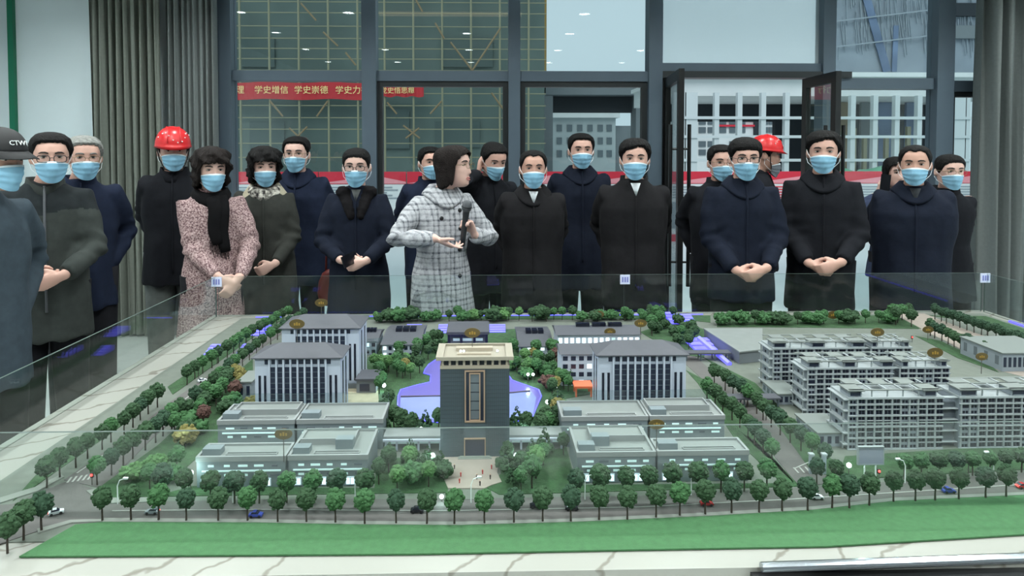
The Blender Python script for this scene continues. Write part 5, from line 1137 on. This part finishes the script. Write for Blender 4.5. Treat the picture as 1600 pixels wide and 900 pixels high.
def person(label, u, Y, vtop, yaw, head=(0, 0, 0), arms=('side', 'side'), skin='skin_warm', hair='short', hairm='hair_black', mask=True, glasses=None, female=False, coat='coat_black', hem=.70, girth=1.0, shoulder=1.0, trousers='trouser_black', collar='stand', inner=None, front='zip', cap=None, coat2=None, seed=1, slim_top=0, hsc=1.0, hoff=(0, 0)):
    Yaw = R(yaw); hp = yp(u, vtop, Y); Ht = 1.70; s_ = hp.z / (Ht + .012)
    if cap == 'helmet': s_ = (hp.z - .03) / Ht
    root_pos = Vector((hp.x, Y, 0)); rnd = random.Random(seed * 7 + 1)
    hy, hpitch, hroll = [R(q) for q in head]     # head yaw is absolute (0 = to the camera), pitch down positive
    MH = Matrix.Translation((hoff[0], -.030 + hoff[1], 1.470)) @ Matrix.Rotation(hy - Yaw, 4, 'Z') @ Matrix.Rotation(hpitch, 4, 'X') @ Matrix.Rotation(hroll, 4, 'Y') @ Matrix.Translation((0, -.004, .118)) @ Matrix.Diagonal((1.07 * hsc, 1.05 * hsc, hsc, 1))
    fw = .90 if female else 1.0; shx = SH[0] * fw * shoulder
    # arms
    sol = []
    for sd, pose in ((-1, arms[0]), (1, arms[1])):     # sd -1: the arm on the picture's first side when facing the camera
        sh = Vector((sd * shx, SH[1], SH[2])); l1, l2 = .285, .255
        P_ = {'side': ((sd * .27, -.02, .905), (sd * .25, .9, 0), (0, -.15, -1), (-sd, 0, 0)),
              'pocket': ((sd * .150, -.02, .94), (sd * .7, .8, 0), (-sd * .8, .1, -.4), (-sd, 0, 0)),
              'back': ((sd * .12, .17, .92), (sd * .42, .8, 0), (-sd * .9, .1, -.5), (0, 1, 0)),
              'clasp': ((sd * .082 - .0, -.225 - (.035 if sd > 0 else 0), 1.005), (sd * .7, .6, -.3), (-sd * .9, -.12, -.30 if sd > 0 else -.12), (-sd * .15, 1, .1)),
              'clasp_low': ((sd * .085, -.205 - (.038 if sd > 0 else 0), .955 - (.0 if sd > 0 else .02)), (sd * .65, .7, -.2), (-sd * .85, -.10, -.42 if sd > 0 else -.30), (-sd * .15, 1, .1)),
              'clasp_side': ((.09 + sd * .06, -.215, .93 + (.02 if sd < 0 else 0)), (sd * .7, .6, -.2), (.7 if sd < 0 else -.5, -.1, -.6), (-sd * .2, 1, .1)),
              'mic': ((.120, -.235, 1.19), (.9, .1, -1), (-.42, -.22, .80), (-.8, -.35, .0)),
              'point': ((-.125, -.25, 1.185), (-1, .3, -.5), (.75, -.35, -.40), (.1, .3, 1)),
              'ear': ((sd * .10, -.045, 1.47), (sd * 1, -.45, -.5), (-sd * .1, .02, 1), (-sd, -.2, 0)),
              'raise': ((sd * .16, -.19, 1.40), (sd * 1, -.1, -.8), (sd * .05, -.1, 1), (-sd * .6, .6, 0))}[pose]
        wr0 = Vector(P_[0]); 
        if pose in ('clasp', 'clasp_low', 'clasp_side') : wr0.z += .0
        el, wr = ik(sh, wr0, l1, l2, P_[1]); sol.append((sd, pose, sh, el, wr, P_[2], P_[3]))
    # ---- body: one continuous surface
    mb = MB(); hm = head_mb().xf(MH); mb.join(hm)
    nk = MH @ Vector((0, .018, -.075)); mb.tube([(0, .02, 1.36), (0, .012, 1.44), nk, MH @ Vector((0, .02, -.03))], [.070, .058 * fw, .052 * fw + .002, .05], 16)
    el8 = lambda cx, cy, z, rx, ry, n=24: [(cx + rx * math.cos(2 * PI * j / n), cy + ry * math.sin(2 * PI * j / n), z) for j in range(n)]
    mb.rings([el8(0, .015, z, rx * fw, ry) for z, rx, ry in ((.80, .10, .08), (.86, .15, .10), (.95, .155, .105), (1.06, .135, .095), (1.2, .155, .105), (1.32, .165, .10), (1.40, .15, .085), (1.43, .08, .06))])
    for sd in (-1, 1): mb.tube([(sd * .085, .01, .9), (sd * .092, .005, .5), (sd * .10, .02, .10)], [.075, .052, .038], 12)
    for sd, pose, sh, el, wr, hd, pn in sol:
        mb.tube([(sh.x * .7, sh.y, sh.z - .02), sh, sh.lerp(el, .5), el, el.lerp(wr, .4), wr], [.05, .05, .044, .037, .036, .026], 12)
        cv = {'mic': 1.35, 'point': .35, 'ear': .5, 'raise': .9, 'clasp': .9, 'clasp_low': .85, 'clasp_side': .6}.get(pose, .6)
        hand(mb, wr + Vector(hd).normalized() * .022, hd, pn, -sd, cv, .93 if female else 1.0, curls=(.15, .45, .7, .9) if pose == 'point' else None)
    for sd in (-1, 1): mb.ball((sd * .10, -.04, .055), (.036, .10, .035), 10, 8)
    me = remesh(mb, .0065, 2, .42)
    me.materials.append(MATS[skin])
    o = bpy.data.objects.new('person', me); C.objects.link(o); o.location = root_pos; o.rotation_euler = (0, 0, Yaw); o.scale = (s_, s_, s_)
    tag(o, label, 'person', None)
    # keep the head, not the feet, over the seen place
    off = Matrix.Rotation(Yaw, 3, 'Z') @ (MH @ Vector((0, 0, .03))) * s_; o.location.x -= off.x; o.location.y -= off.y
    # ---- face
    for sd in (-1, 1):
        x, y = hs(math.asin(.031 / .074), .012); e = MB().ball((sd * .031, -.0785, .0115), (.0142, .010, .0047), 14, 8)
        ew = e.xf(MH).build('eye', 'eye_white', o, True)
        MB().ball((sd * .031, -.0857, .0117), (.0062, .0045, .0048), 10, 8).xf(MH).build('iris', 'eye_dark', ew, True)
        pts = [(sd * xx, hs(math.asin(min(.99, xx / .078)), zz)[1] - .001, zz) for xx, zz in ((.013, .032), (.026, .037), (.040, .036), (.050, .030))]
        MB().tube([MH @ Vector(p) for p in pts], [.0032, .0042, .0038, .002], 6).build('eyebrow', 'brow_dark' if hairm != 'hair_grey' else 'hair_grey', o, True)
        pts = [(sd * xx, -.0872 + .06 * (xx - .031) ** 2 * 10, zz) for xx, zz in ((.017, .0130), (.024, .0164), (.034, .0170), (.045, .0140))]
        MB().tube([MH @ Vector(p) for p in pts], [.0012, .0018, .0018, .001], 5).build('eyelid', 'brow_dark', ew, True)
    if not mask:
        m = MB(); m.tube([MH @ Vector((x, hs(math.asin(x / .06), -.066)[1] - .0008, z)) for x, z in ((-.022, -.071), (-.010, -.066), (0, -.067), (.010, -.066), (.022, -.071))], [.001, .0034, .0038, .0034, .001], 6)
        m.tube([MH @ Vector((x, hs(math.asin(x / .06), -.078)[1] - .0008, z)) for x, z in ((-.022, -.072), (-.010, -.079), (0, -.080), (.010, -.079), (.022, -.072))], [.001, .0038, .0042, .0038, .001], 6); m.build('lips', 'lip', o, True)
    if mask:
        mk, lp = mask_mb()
        if mask == 'chin': mk.xf(Matrix.Translation((0, .006, -.045))); [q.xf(Matrix.Translation((0, 0, -.03))) for q in lp]
        mo = mk.xf(MH).build('face_mask', ['mask_grey' if mask == 'chin' else 'mask_blue', 'mask_white'], o, True); [q.xf(MH).build('ear_loop', 'mask_white', mo) for q in lp]
    if hair and cap != 'helmet':
        hair_mb(hair, seed).xf(MH).build('hair', hairm, o, True)
        if hair == 'tied': MB().ball((0, .118, -.01), (.04, .032, .04), 14, 10).xf(MH).build('hair_bun', hairm, o, True)
    elif cap == 'helmet': hair_mb('short', seed).xf(MH).build('hair', hairm, o, True)
    if glasses:
        g_, l_ = glasses_mb(glasses); go = g_.xf(MH).build('glasses', 'glasses_frame' if glasses == 'dark' else 'glasses_gold', o, True); l_.xf(MH).build('lens', 'lens_glass', go)
    if cap == 'helmet':
        m = MB(); rows = []
        for k in range(13):
            t = k / 12 * PI / 2; z = .042 + .118 * math.sin(t); r_ = math.cos(t) ** .85
            rows.append([((.100 * r_) * math.cos(2 * PI * j / 40), (.122 * r_) * math.sin(2 * PI * j / 40), z + (.006 * max(0, math.cos(j / 40 * 2 * PI * 2)) * (1 - r_) if k > 4 else 0)) for j in range(40)])
        brim = [((.106) * math.cos(2 * PI * j / 40), (.128 + .030 * max(0, -math.sin(2 * PI * j / 40)) ** 2) * math.sin(2 * PI * j / 40), .034 - .014 * max(0, -math.sin(2 * PI * j / 40))) for j in range(40)]
        m.rings([[(p[0] * .9, p[1] * .9, p[2] + .006) for p in rows[0]], brim] + rows, cap=False); n_ = len(m.v); m.f.append(tuple(range(n_ - 40, n_))); m.m.append(0)
        hlm = m.xf(MH).build('hard_hat', 'helmet_red', o, True)
        for sx in (-1, 0, 1): MB().tube([MH @ Vector((sx * .034, -.112 + .0 + q[0], q[1])) for q in ((-.002, .062), (.02, .115), (.06, .146), (.11, .158), (.16, .146), (.205, .112))], [.004, .006, .007, .007, .006, .003], 8).build('crown_rib', 'helmet_red', hlm, True)
        for k in range(11):
            a = -1.1 + 2.6 * k / 10; z_ = .095 + .03 * math.sin(k * .9); r_ = max(.1, 1 - ((z_ - .042) / .118) ** 2) ** .425; c_ = Vector((.1005 * r_ * math.sin(a), -.1225 * r_ * math.cos(a), z_)); MB().ball(c_, .0048, 8, 6).xf(MH).build('hat_dot', 'white_dot', hlm)  # small white balls set in a wavy row on the shell
        MB().tube([MH @ Vector(p) for p in ((.092, -.02, .04), (.076, -.03, -.05), (.05, -.05, -.11), (0, -.06, -.128), (-.05, -.05, -.11), (-.076, -.03, -.05), (-.092, -.02, .04))], .004, 6).build('chin_strap', 'strap_black', hlm)
    if cap == 'cap':
        m = MB(); rows = []
        for k in range(11):
            t = k / 10 * PI / 2; rows.append([(.092 * math.cos(t) ** .8 * math.cos(2 * PI * j / 36), .112 * math.cos(t) ** .8 * math.sin(2 * PI * j / 36), .040 + .100 * math.sin(t)) for j in range(36)])
        m.rings([[(p[0] * .92, p[1] * .92, p[2] + .004) for p in rows[0]]] + rows, cap=False); n_ = len(m.v); m.f.append(tuple(range(n_ - 36, n_))); m.m.append(0)
        cp = m.xf(MH).build('baseball_cap', 'strap_black', o, True)
        m = MB(); up_, lo_ = [], []
        for i in range(15):
            a = R(-68 + 136 * i / 14); up_.append((.090 * math.sin(a), -.108 * math.cos(a), .048)); lo_.append((.082 * math.sin(a), -.108 * math.cos(a) - .080 * max(0, math.cos(a)) ** .6, .030 - .012 * abs(math.sin(a))))
        m.rings([up_, lo_, [(p[0], p[1], p[2] - .004) for p in lo_], [(p[0], p[1], p[2] - .006) for p in up_]], cap=False, close=False); m.xf(MH).build('cap_visor', 'strap_black', cp, True)
        tx = text_obj('cap_lettering', 'CTWI', .028, 'white_plastic', (0, 0, 0), None, .001); tx.matrix_local = MH @ Matrix.Translation((.0, -.106, .082)) @ Matrix.Rotation(R(68), 4, 'X'); tx.parent = cp
    # ---- coat
    cm = MB(); gw = girth * (0.93 if female else 1.0); rx = lambda r_, z: r_ * gw * (shoulder if z > 1.3 else 1)
    waist = .145 if female else .172
    hemw = (.212 if female else .200) * gw
    prof = [(hem, hemw, .155 * gw), (hem + (1.0 - hem) * .35, hemw * .97, .15 * gw), (.92, .190 * gw, .145 * gw), (1.06, (waist + .02) * gw, .135 * gw), (1.18, (waist + .035) * gw, .14 * gw), (1.28, .196 * gw * shoulder, .138 * gw), (1.345, .188 * gw * shoulder, .125), (1.39, .160 * fw * shoulder, .108), (1.43, .108 * fw * shoulder, .092), (1.462, .078, .076)]
    prof = [q for i, q in enumerate(prof) if i == 0 or q[0] > hem + .02]; prof.sort()
    cm.rings([[((rx_ * math.copysign(abs(math.cos(t)) ** (.82 if z < 1.3 else .95), math.cos(t))), .012 + ry_ * math.copysign(abs(math.sin(t)) ** .9, math.sin(t)), z) for t in [2 * PI * j / 32 for j in range(32)]] for z, rx_, ry_ in prof])
    sl = .9 if female else 1.0
    for sd, pose, sh, el, wr, hd, pn in sol:
        wd = (wr - el).normalized(); end = wr - wd * (.012 if pose not in ('ear', 'raise') else .03)
        cm.tube([(sh.x * .5, sh.y, sh.z - .03), sh + Vector((0, 0, -.012)), sh.lerp(el, .45), el + (el - (sh + wr) / 2).normalized() * .006, el.lerp(end, .45), end], [.070 * sl, .074 * sl, .070 * sl, .064 * sl, .057 * sl, .046 * sl], 16)
    def wrinkle(p):
        x, y, z = p; d = 0
        for sd, pose, sh, el, wr, hd, pn in sol:
            de = (Vector(p) - el).length
            if de < .16: ax = (wr - sh).normalized(); d += .009 * (1 - de / .16) * math.sin((Vector(p) - el).dot(ax) * 85 + 2.5 * noise.noise((x * 9, y * 9, z * 9 + seed)))
        d += .013 * noise.noise((x * 7 + seed, y * 7, z * 3.2)) + .005 * noise.noise((x * 15, y * 15 + seed, z * 9))
        if z < 1.0: d += .010 * math.sin(math.atan2(y, x) * 7 + seed + 2 * noise.noise((x * 4, z * 3, seed))) * (1.0 - z) / .5
        if coat == 'padded': d += .0
        return d
    cme = remesh(cm, .0125, 3, None, wrinkle); cme.materials.append(MATS[coat])
    if coat2:
        cme.materials.append(MATS[coat2])
        mi = [1 if p.center.z > 1.30 + .02 * math.sin(p.center.x * 12) else 0 for p in cme.polygons]; cme.polygons.foreach_set('material_index', mi)
    co = bpy.data.objects.new('coat', cme); C.objects.link(co); co.parent = o
    bv = BVHTree.FromPolygons([v.co.copy() for v in cme.vertices], [tuple(p.vertices) for p in cme.polygons])
    def front_y(x, z):
        h = bv.ray_cast(Vector((x, -1.0, z)), Vector((0, 1, 0))); return h[0].y if h[0] else -.13
    torso = MB().rings([[((rx_ * math.cos(t)), .012 + ry_ * math.sin(t), z) for t in [2 * PI * j / 24 for j in range(24)]] for z, rx_, ry_ in prof])
    # placket or buttons follow the coat's front
    if front == 'zip':
        zs = np.linspace(max(hem + .02, .8), 1.44, 22); pts = [Vector((.0, front_y(0, z) - .002, z)) for z in zs]; m = MB(); m.tube(pts, .007, 6, flat=1.0); m.build('zip_placket', coat if coat.startswith('coat_black') else 'zip_grey' if coat in ('coat_olive', 'coat_slate') else coat, co, True)
    elif front == 'buttons':
        for z in (1.33, 1.22, 1.09, .93):
            for x in ((.062,) if coat != 'plaid_wool' else (.07, -.045) if z > 1.3 else (.07,)):
                zz = z - (.0 if x > 0 else .045); MB().ball((x, front_y(x, zz) - .004, zz), (.013, .006, .013), 12, 8).build('button', 'button_black', co, True)
    # collar
    Mc = Matrix.Identity(4)
    def ring(r1, r2, z, dip=0, yo=.006): return [(r1 * math.sin(2 * PI * j / 40), yo - r2 * math.cos(2 * PI * j / 40), z - dip * max(0, math.cos(2 * PI * j / 40)) ** 2) for j in range(40)]
    if collar == 'stand':
        MB().rings([ring(.070, .068, 1.405, .02), ring(.096, .098, 1.41, .025), ring(.090, .092, 1.445, .03), ring(.083, .084, 1.486, .05), ring(.075, .075, 1.486, .05), ring(.069, .066, 1.44, .03)], cap=False).build('collar', coat, co, True)
    elif collar == 'fold':
        MB().rings([ring(.066, .064, 1.42, .03), ring(.070, .070, 1.486, .060), ring(.080, .084, 1.484, .065), ring(.124, .126, 1.436, .075), ring(.128, .130, 1.422, .08), ring(.10, .105, 1.41, .05)], cap=False).build('collar', coat if coat != 'plaid_wool' else 'plaid_wool', co, True)
    elif collar == 'wide':
        MB().rings([ring(.068, .066, 1.41, .06), ring(.078, .080, 1.48, .10), ring(.092, .096, 1.476, .11), ring(.145, .132, 1.405, .12), ring(.150, .135, 1.385, .12), ring(.12, .11, 1.39, .08)], cap=False).build('collar', 'collar_beige', co, True)
    elif collar == 'fur':
        m = MB(); rr_ = random.Random(seed)
        m.rings([ring(.06, .06, 1.41, .05), ring(.085, .085, 1.48, .09), ring(.118, .118, 1.465, .10), ring(.140, .135, 1.40, .12), ring(.115, .12, 1.36, .10)], cap=False)
        for sd in (-1, 1): m.ball((sd * .085, -.06, 1.425), (.05, .05, .04), 12, 8)
        for i in range(13):
            z = 1.425 - .013 * i
            for sd in (-1, 1): x = sd * (.075 - .0035 * i); m.ball((x, front_y(x, z) + .002, z), (.05 - .0022 * i, .026, .022), 10, 6)
        me2 = remesh(m, .010, 1, None, lambda p: .006 * noise.noise(Vector(p) * 60)); me2.materials.append(MATS['fur_black']); f = bpy.data.objects.new('fur_collar', me2); C.objects.link(f); f.parent = co
    if inner:
        m = MB(); m.rings([ring(.060, .060, 1.40, .0), ring(.064, .066, 1.462, .03), ring(.058, .058, 1.466, .03)], cap=False)
        v = [(-.030, front_y(-.03, 1.43) - .012, 1.442), (.030, front_y(.03, 1.43) - .012, 1.442), (.0, front_y(0, 1.36) - .008, 1.36)]; v += [(x, y + .03, z) for x, y, z in v]
        m.add(v, [(0, 1, 2), (5, 4, 3), (0, 2, 5, 3), (1, 0, 3, 4), (2, 1, 4, 5)]); m.build('shirt_collar', inner, o, True)
    # trousers and shoes
    m = MB()
    for sd in (-1, 1): m.tube([(sd * .088, .012, .93), (sd * .094, .006, .5), (sd * .102, .022, .085)], [.108 * fw, .085 * fw, .068 * fw], 16)
    m.build('trousers', trousers, o, True)
    for sd in (-1, 1):
        MB().rings([[(sd * .105 + w_ * math.cos(t), yy, .004 + h_ * (1 + math.sin(t)) / 2) for t in [2 * PI * j / 14 for j in range(14)]] for yy, w_, h_ in ((.075, .02, .06), (.06, .036, .085), (.0, .041, .09), (-.07, .046, .065), (-.13, .042, .05), (-.165, .02, .032))]).build('shoe', 'shoe_black', o, True)
    return dict(root=o, coat=co, sol=sol, MH=MH, front=front_y, s=s_)
def scarf(p, m_, tails=True):
    o = p['coat']; m = MB()
    rg = lambda r1, r2, z, dip=0: [((r1 + .004 * math.sin(j * 1.9 + z * 50)) * math.sin(2 * PI * j / 40), .004 - (r2 + .004 * math.sin(j * 1.3)) * math.cos(2 * PI * j / 40), z - dip * max(0, math.cos(2 * PI * j / 40))) for j in range(40)]
    m.rings([rg(.075, .075, 1.39, .03), rg(.112, .115, 1.40, .04), rg(.116, .118, 1.435, .04), rg(.098, .102, 1.47, .03), rg(.075, .078, 1.475, .03), rg(.066, .066, 1.43, .02)], cap=False)
    if tails:
        for x0, x1, z1 in ((.01, .03, 1.13), (.05, .075, 1.08)):
            pts = [Vector((x0 + (x1 - x0) * t + .008 * math.sin(t * 7), p['front'](x0 + (x1 - x0) * t, 1.42 + (z1 - 1.42) * t) - .016, 1.42 + (z1 - 1.42) * t)) for t in np.linspace(0, 1, 9)]
            m.tube(pts, [.045, .045, .042, .040, .040, .038, .038, .036, .030], 10, flat=.35, up=(0, 1, 0))
    s_ = m.build('scarf', m_, p['root'], True)
    if tails:
        f = MB()
        for i in range(14): x = -.01 + .008 * i; z0 = 1.13 - .004 * i; y = p['front'](x, z0) - .014; f.tube([(x, y, z0 + .03), (x + .003, y, z0 - .035 - .01 * (i % 3))], .0024, 5)
        f.build('fringe', m_, s_, kind='stuff')
P = {}
P['cap'] = person('person in black cap and blue-grey jacket at the table end, cut by the picture edge', -6, 2.9, 203, 56, (74, 6, 0), ('pocket', 'pocket'), 'skin_tan', 'short', 'hair_black', coat='coat_slate', hem=.62, girth=1.0, shoulder=1.0, cap='cap', seed=1, hoff=(.05, -.03))
P['p2'] = person('person with glasses, short hair and dark grey-green jacket, hands clasped, beside the capped person', 79, 3.58, 208, 30, (34, 6, 0), ('clasp', 'clasp'), 'skin_warm', 'short', 'hair_black', glasses='dark', coat='coat_olive', coat2='coat_olive_dark', hem=.64, girth=.98, seed=2, hoff=(.03, -.02))
P['p3'] = person('person with grey hair and glasses in navy padded coat before the curtain', 131, 4.05, 213, 36, (38, 6, 0), ('back', 'pocket'), 'skin_warm', 'short', 'hair_grey', glasses='gold', coat='coat_navy', hem=.70, girth=.97, seed=3, hoff=(.02, -.01))
P['p4'] = person('person in red hard hat and black jacket standing behind the pink tweed coat', 270, 4.62, 203, 18, (28, 4, 0), ('back', 'back'), 'skin_warm', 'short', 'hair_black', coat='coat_black', hem=.72, girth=1.0, cap='helmet', trousers='trouser_grey', seed=4)
P['p5'] = person('person in pink tweed coat with black fringed scarf and wavy dark hair', 330, 4.06, 233, 22, (34, 8, 0), ('clasp_side', 'clasp_side'), 'skin_pale', 'wavy', 'hair_brown', female=True, coat='tweed_pink', hem=.52, front='buttons', collar=None, girth=.99, seed=5)
scarf(P['p5'], 'scarf_black')
P['p6'] = person('person in dark green-grey parka with beige lapels and printed scarf', 413, 4.48, 232, 12, (24, 8, 0), ('pocket', 'clasp_low'), 'skin_pale', 'wavy', 'hair_black', female=True, coat='coat_green_grey', hem=.52, collar='wide', girth=1.12, seed=6)
scarf(P['p6'], 'scarf_print', False)
P['p7'] = person('person in navy coat with short black hair and glasses behind the parka', 463, 4.95, 214, 4, (4, 4, 0), ('back', 'back'), 'skin_pale', 'short', 'hair_black', glasses='gold', coat='coat_navy', hem=.66, girth=1.12, collar='fold', seed=7)
P['p8'] = person('person with glasses in black coat with fur collar, holding a phone', 557, 4.3, 231, 4, (4, 6, 0), ('clasp', 'clasp'), 'skin_pale', 'tied', 'hair_black', glasses='dark', female=True, coat='coat_deep_navy', hem=.62, collar='fur', inner='knit_grey', girth=1.08, seed=8)
P['p9'] = person('person in dark coat mostly hidden behind the plaid coated speaker', 672, 5.1, 230, 14, (22, 2, 0), ('back', 'back'), 'skin_warm', 'short', 'hair_black', coat='coat_navy', hem=.7, seed=9)
P['p10'] = person('person in grey-white plaid wool coat speaking into a microphone, bobbed hair', 708, 4.03, 230, 22, (68, -3, 0), ('point', 'mic'), 'skin_pale', 'bob', 'hair_brown', mask=False, glasses='gold', female=True, coat='plaid_wool', hem=.60, front='buttons', collar='fold', girth=1.04, trousers='trouser_jean', seed=10, hoff=(.055, -.02))
P['p11'] = person('person in black with head bowed and a hand at the ear', 772, 4.85, 222, 20, (24, 20, 0), ('ear', 'side'), 'skin_warm', 'short', 'hair_black', coat='coat_black', hem=.62, seed=11)
P['p12'] = person('person in black jacket and white shirt, receding hair, hands behind back, beside the speaker', 833, 4.3, 235, 0, (0, 3, 0), ('back', 'back'), 'skin_tan', 'receding', 'hair_black', coat='coat_black_warm', hem=.66, collar='fold', inner='shirt_white', girth=1.06, shoulder=1.03, seed=12)
P['p13'] = person('tall person in dark navy coat standing behind, between two black jackets', 908, 5.0, 209, 0, (0, 3, 0), ('back', 'back'), 'skin_warm', 'short', 'hair_black', coat='coat_deep_navy', hem=.60, collar='fold', girth=1.0, seed=13)
P['p14'] = person('person in black zipped jacket with parted full hair before the first door leaf', 992, 4.2, 218, -6, (-10, 4, 0), ('back', 'back'), 'skin_warm', 'parted', 'hair_black', coat='coat_black_warm', hem=.66, inner='shirt_white', girth=1.04, shoulder=1.04, seed=14)
P['p15'] = person('person in black coat half hidden behind the glasses wearer in the doorway', 1127, 4.6, 227, -4, (-4, 4, 0), ('back', 'back'), 'skin_warm', 'short', 'hair_black', glasses='gold', coat='coat_black', hem=.60, seed=15)
P['p16'] = person('person with dark glasses and long navy coat, fists clasped, in front of the doorway', 1164, 4.08, 216, -8, (-10, 6, 0), ('clasp_low', 'clasp_low'), 'skin_warm', 'fringe', 'hair_black', glasses='dark', coat='coat_deep_navy', hem=.72, collar='fold', girth=1.02, shoulder=1.03, seed=16)
P['p17'] = person('person in red hard hat seen in profile inside the doorway', 1196, 5.2, 214, 60, (76, 4, 0), ('back', 'back'), 'skin_tan', 'short', 'hair_black', mask='chin', coat='coat_black', hem=.7, cap='helmet', seed=17)
P['p18'] = person('person in black coat with hands clasped before the open door leaf', 1287, 4.15, 206, -22, (-26, 4, 0), ('clasp_low', 'clasp_low'), 'skin_warm', 'parted', 'hair_black', coat='coat_black', hem=.62, girth=1.0, collar='fold', shoulder=1.02, seed=18)
P['p19'] = person('person in blue-grey jacket lifting a phone, almost hidden by the navy jacket', 1402, 5.05, 247, -12, (-14, 4, 0), ('raise', 'side'), 'skin_pale', 'bob', 'hair_black', mask=False, female=True, coat='coat_bluegrey', hem=.72, seed=19)
P['p20'] = person('person in zipped black-navy jacket with combed back hair, second nearest the end curtain', 1430, 4.1, 227, -26, (-32, 4, 0), ('back', 'back'), 'skin_tan', 'receding', 'hair_black', coat='coat_deep_navy', hem=.66, inner='shirt_dark', girth=1.16, shoulder=1.06, collar='fold', seed=20)
P['p21'] = person('person in black coat with tied hair and glasses, nearest the end curtain', 1484, 4.5, 241, -16, (-10, 5, 0), ('back', 'back'), 'skin_pale', 'tied', 'hair_black', glasses='gold', female=True, coat='coat_black', hem=.66, girth=1.04, seed=21)
# ---- things in hands (top-level things)
def at_hand(p, i, loc):
    return p['root'].matrix_world
bpy.context.view_layer.update()
def place(p, o, M): o.matrix_world = p['root'].matrix_world @ M
sd, pose, sh, el, wr, hd, pn = P['p10']['sol'][1]
g = wr + Vector(hd).normalized() * .105 + Vector(pn).normalized() * .028
t = thing('microphone', 'black handheld microphone held by the speaker in plaid coat', 'microphone'); ax = Vector((-.02, -.22, 1)).normalized()
t.matrix_world = Matrix.Translation(P['p10']['root'].matrix_world @ g) @ (P['p10']['root'].matrix_world.to_3x3() @ Vector((.06, -.18, 1))).normalized().to_track_quat('Z', 'Y').to_matrix().to_4x4()
MB().rings([[(r_ * math.cos(2 * PI * k / 16), r_ * math.sin(2 * PI * k / 16), z) for k in range(16)] for r_, z in ((.012, -.15), (.0155, -.148), (.0165, -.08), (.0175, .02), (.020, .055), (.021, .06))]).build('handle', 'mic_black', t, True)
MB().rings([[(r_ * math.cos(2 * PI * k / 18), r_ * math.sin(2 * PI * k / 18), z) for k in range(18)] for r_, z in ((.021, .06), (.027, .068), (.0285, .085), (.027, .105), (.020, .118), (.006, .123))]).build('grille', 'mic_grille', t, True)
MB().rings([[(r_ * math.cos(2 * PI * k / 18), r_ * math.sin(2 * PI * k / 18), z) for k in range(18)] for r_, z in ((.0288, .080), (.0298, .083), (.0298, .088), (.0288, .091))]).build('grille_band', 'mic_black', t, True)
def phone(label, p, M, m_='phone_black'):
    t = thing('mobile_phone', label, 'phone'); t.matrix_world = p['root'].matrix_world @ M
    MB().box(-.036, .036, -.004, .004, -.075, .075).build('case', m_, t); MB().box(-.033, .033, -.0048, -.004, -.070, .070).build('screen', 'phone_black', t)
w1 = P['p8']['sol'][0][4]; w2 = P['p8']['sol'][1][4]; c_ = (w1 + w2) / 2
phone('black phone held flat in the hands of the fur collared person', P['p8'], Matrix.Translation(c_ + Vector((-.015, -.06, .018))) @ Matrix.Rotation(R(72), 4, 'Y') @ Matrix.Rotation(R(-62), 4, 'X'))
w1 = P['p2']['sol'][0][4]; phone('dark blue phone tucked into the clasped hands of the grey-green jacket wearer', P['p2'], Matrix.Translation(w1 + Vector((.0, -.055, -.01))) @ Matrix.Rotation(R(20), 4, 'Y'), 'phone_blue')
w1 = P['p19']['sol'][0][4]; phone('phone lifted by the blue-grey jacket wearer', P['p19'], Matrix.Translation(w1 + Vector((.0, -.06, .11))) @ Matrix.Rotation(R(5), 4, 'Y'))

# dark red handbag glimpsed between two coats
mat('bag_red', srgb(96, 34, 30), .5)
p = yp(521, 447, 4.55); t = thing('handbag', 'dark red rounded handbag hanging between the navy coat and the fur collared coat', 'handbag', (p.x, p.y, p.z - .13))
m = MB(); m.rings([[(w_ * math.copysign(abs(math.cos(q)) ** .7, math.cos(q)), .035 * math.sin(q), z) for q in [2 * PI * j / 24 for j in range(24)]] for z, w_ in ((0, .06), (.02, .095), (.08, .11), (.16, .10), (.22, .075), (.245, .04))]); m.build('bag_body', 'bag_red', t, True)
MB().tube([(-.05, 0, .22), (-.045, 0, .36), (0, 0, .45), (.045, 0, .36), (.05, 0, .22)], .007, 8).build('strap', 'bag_red', t, True)
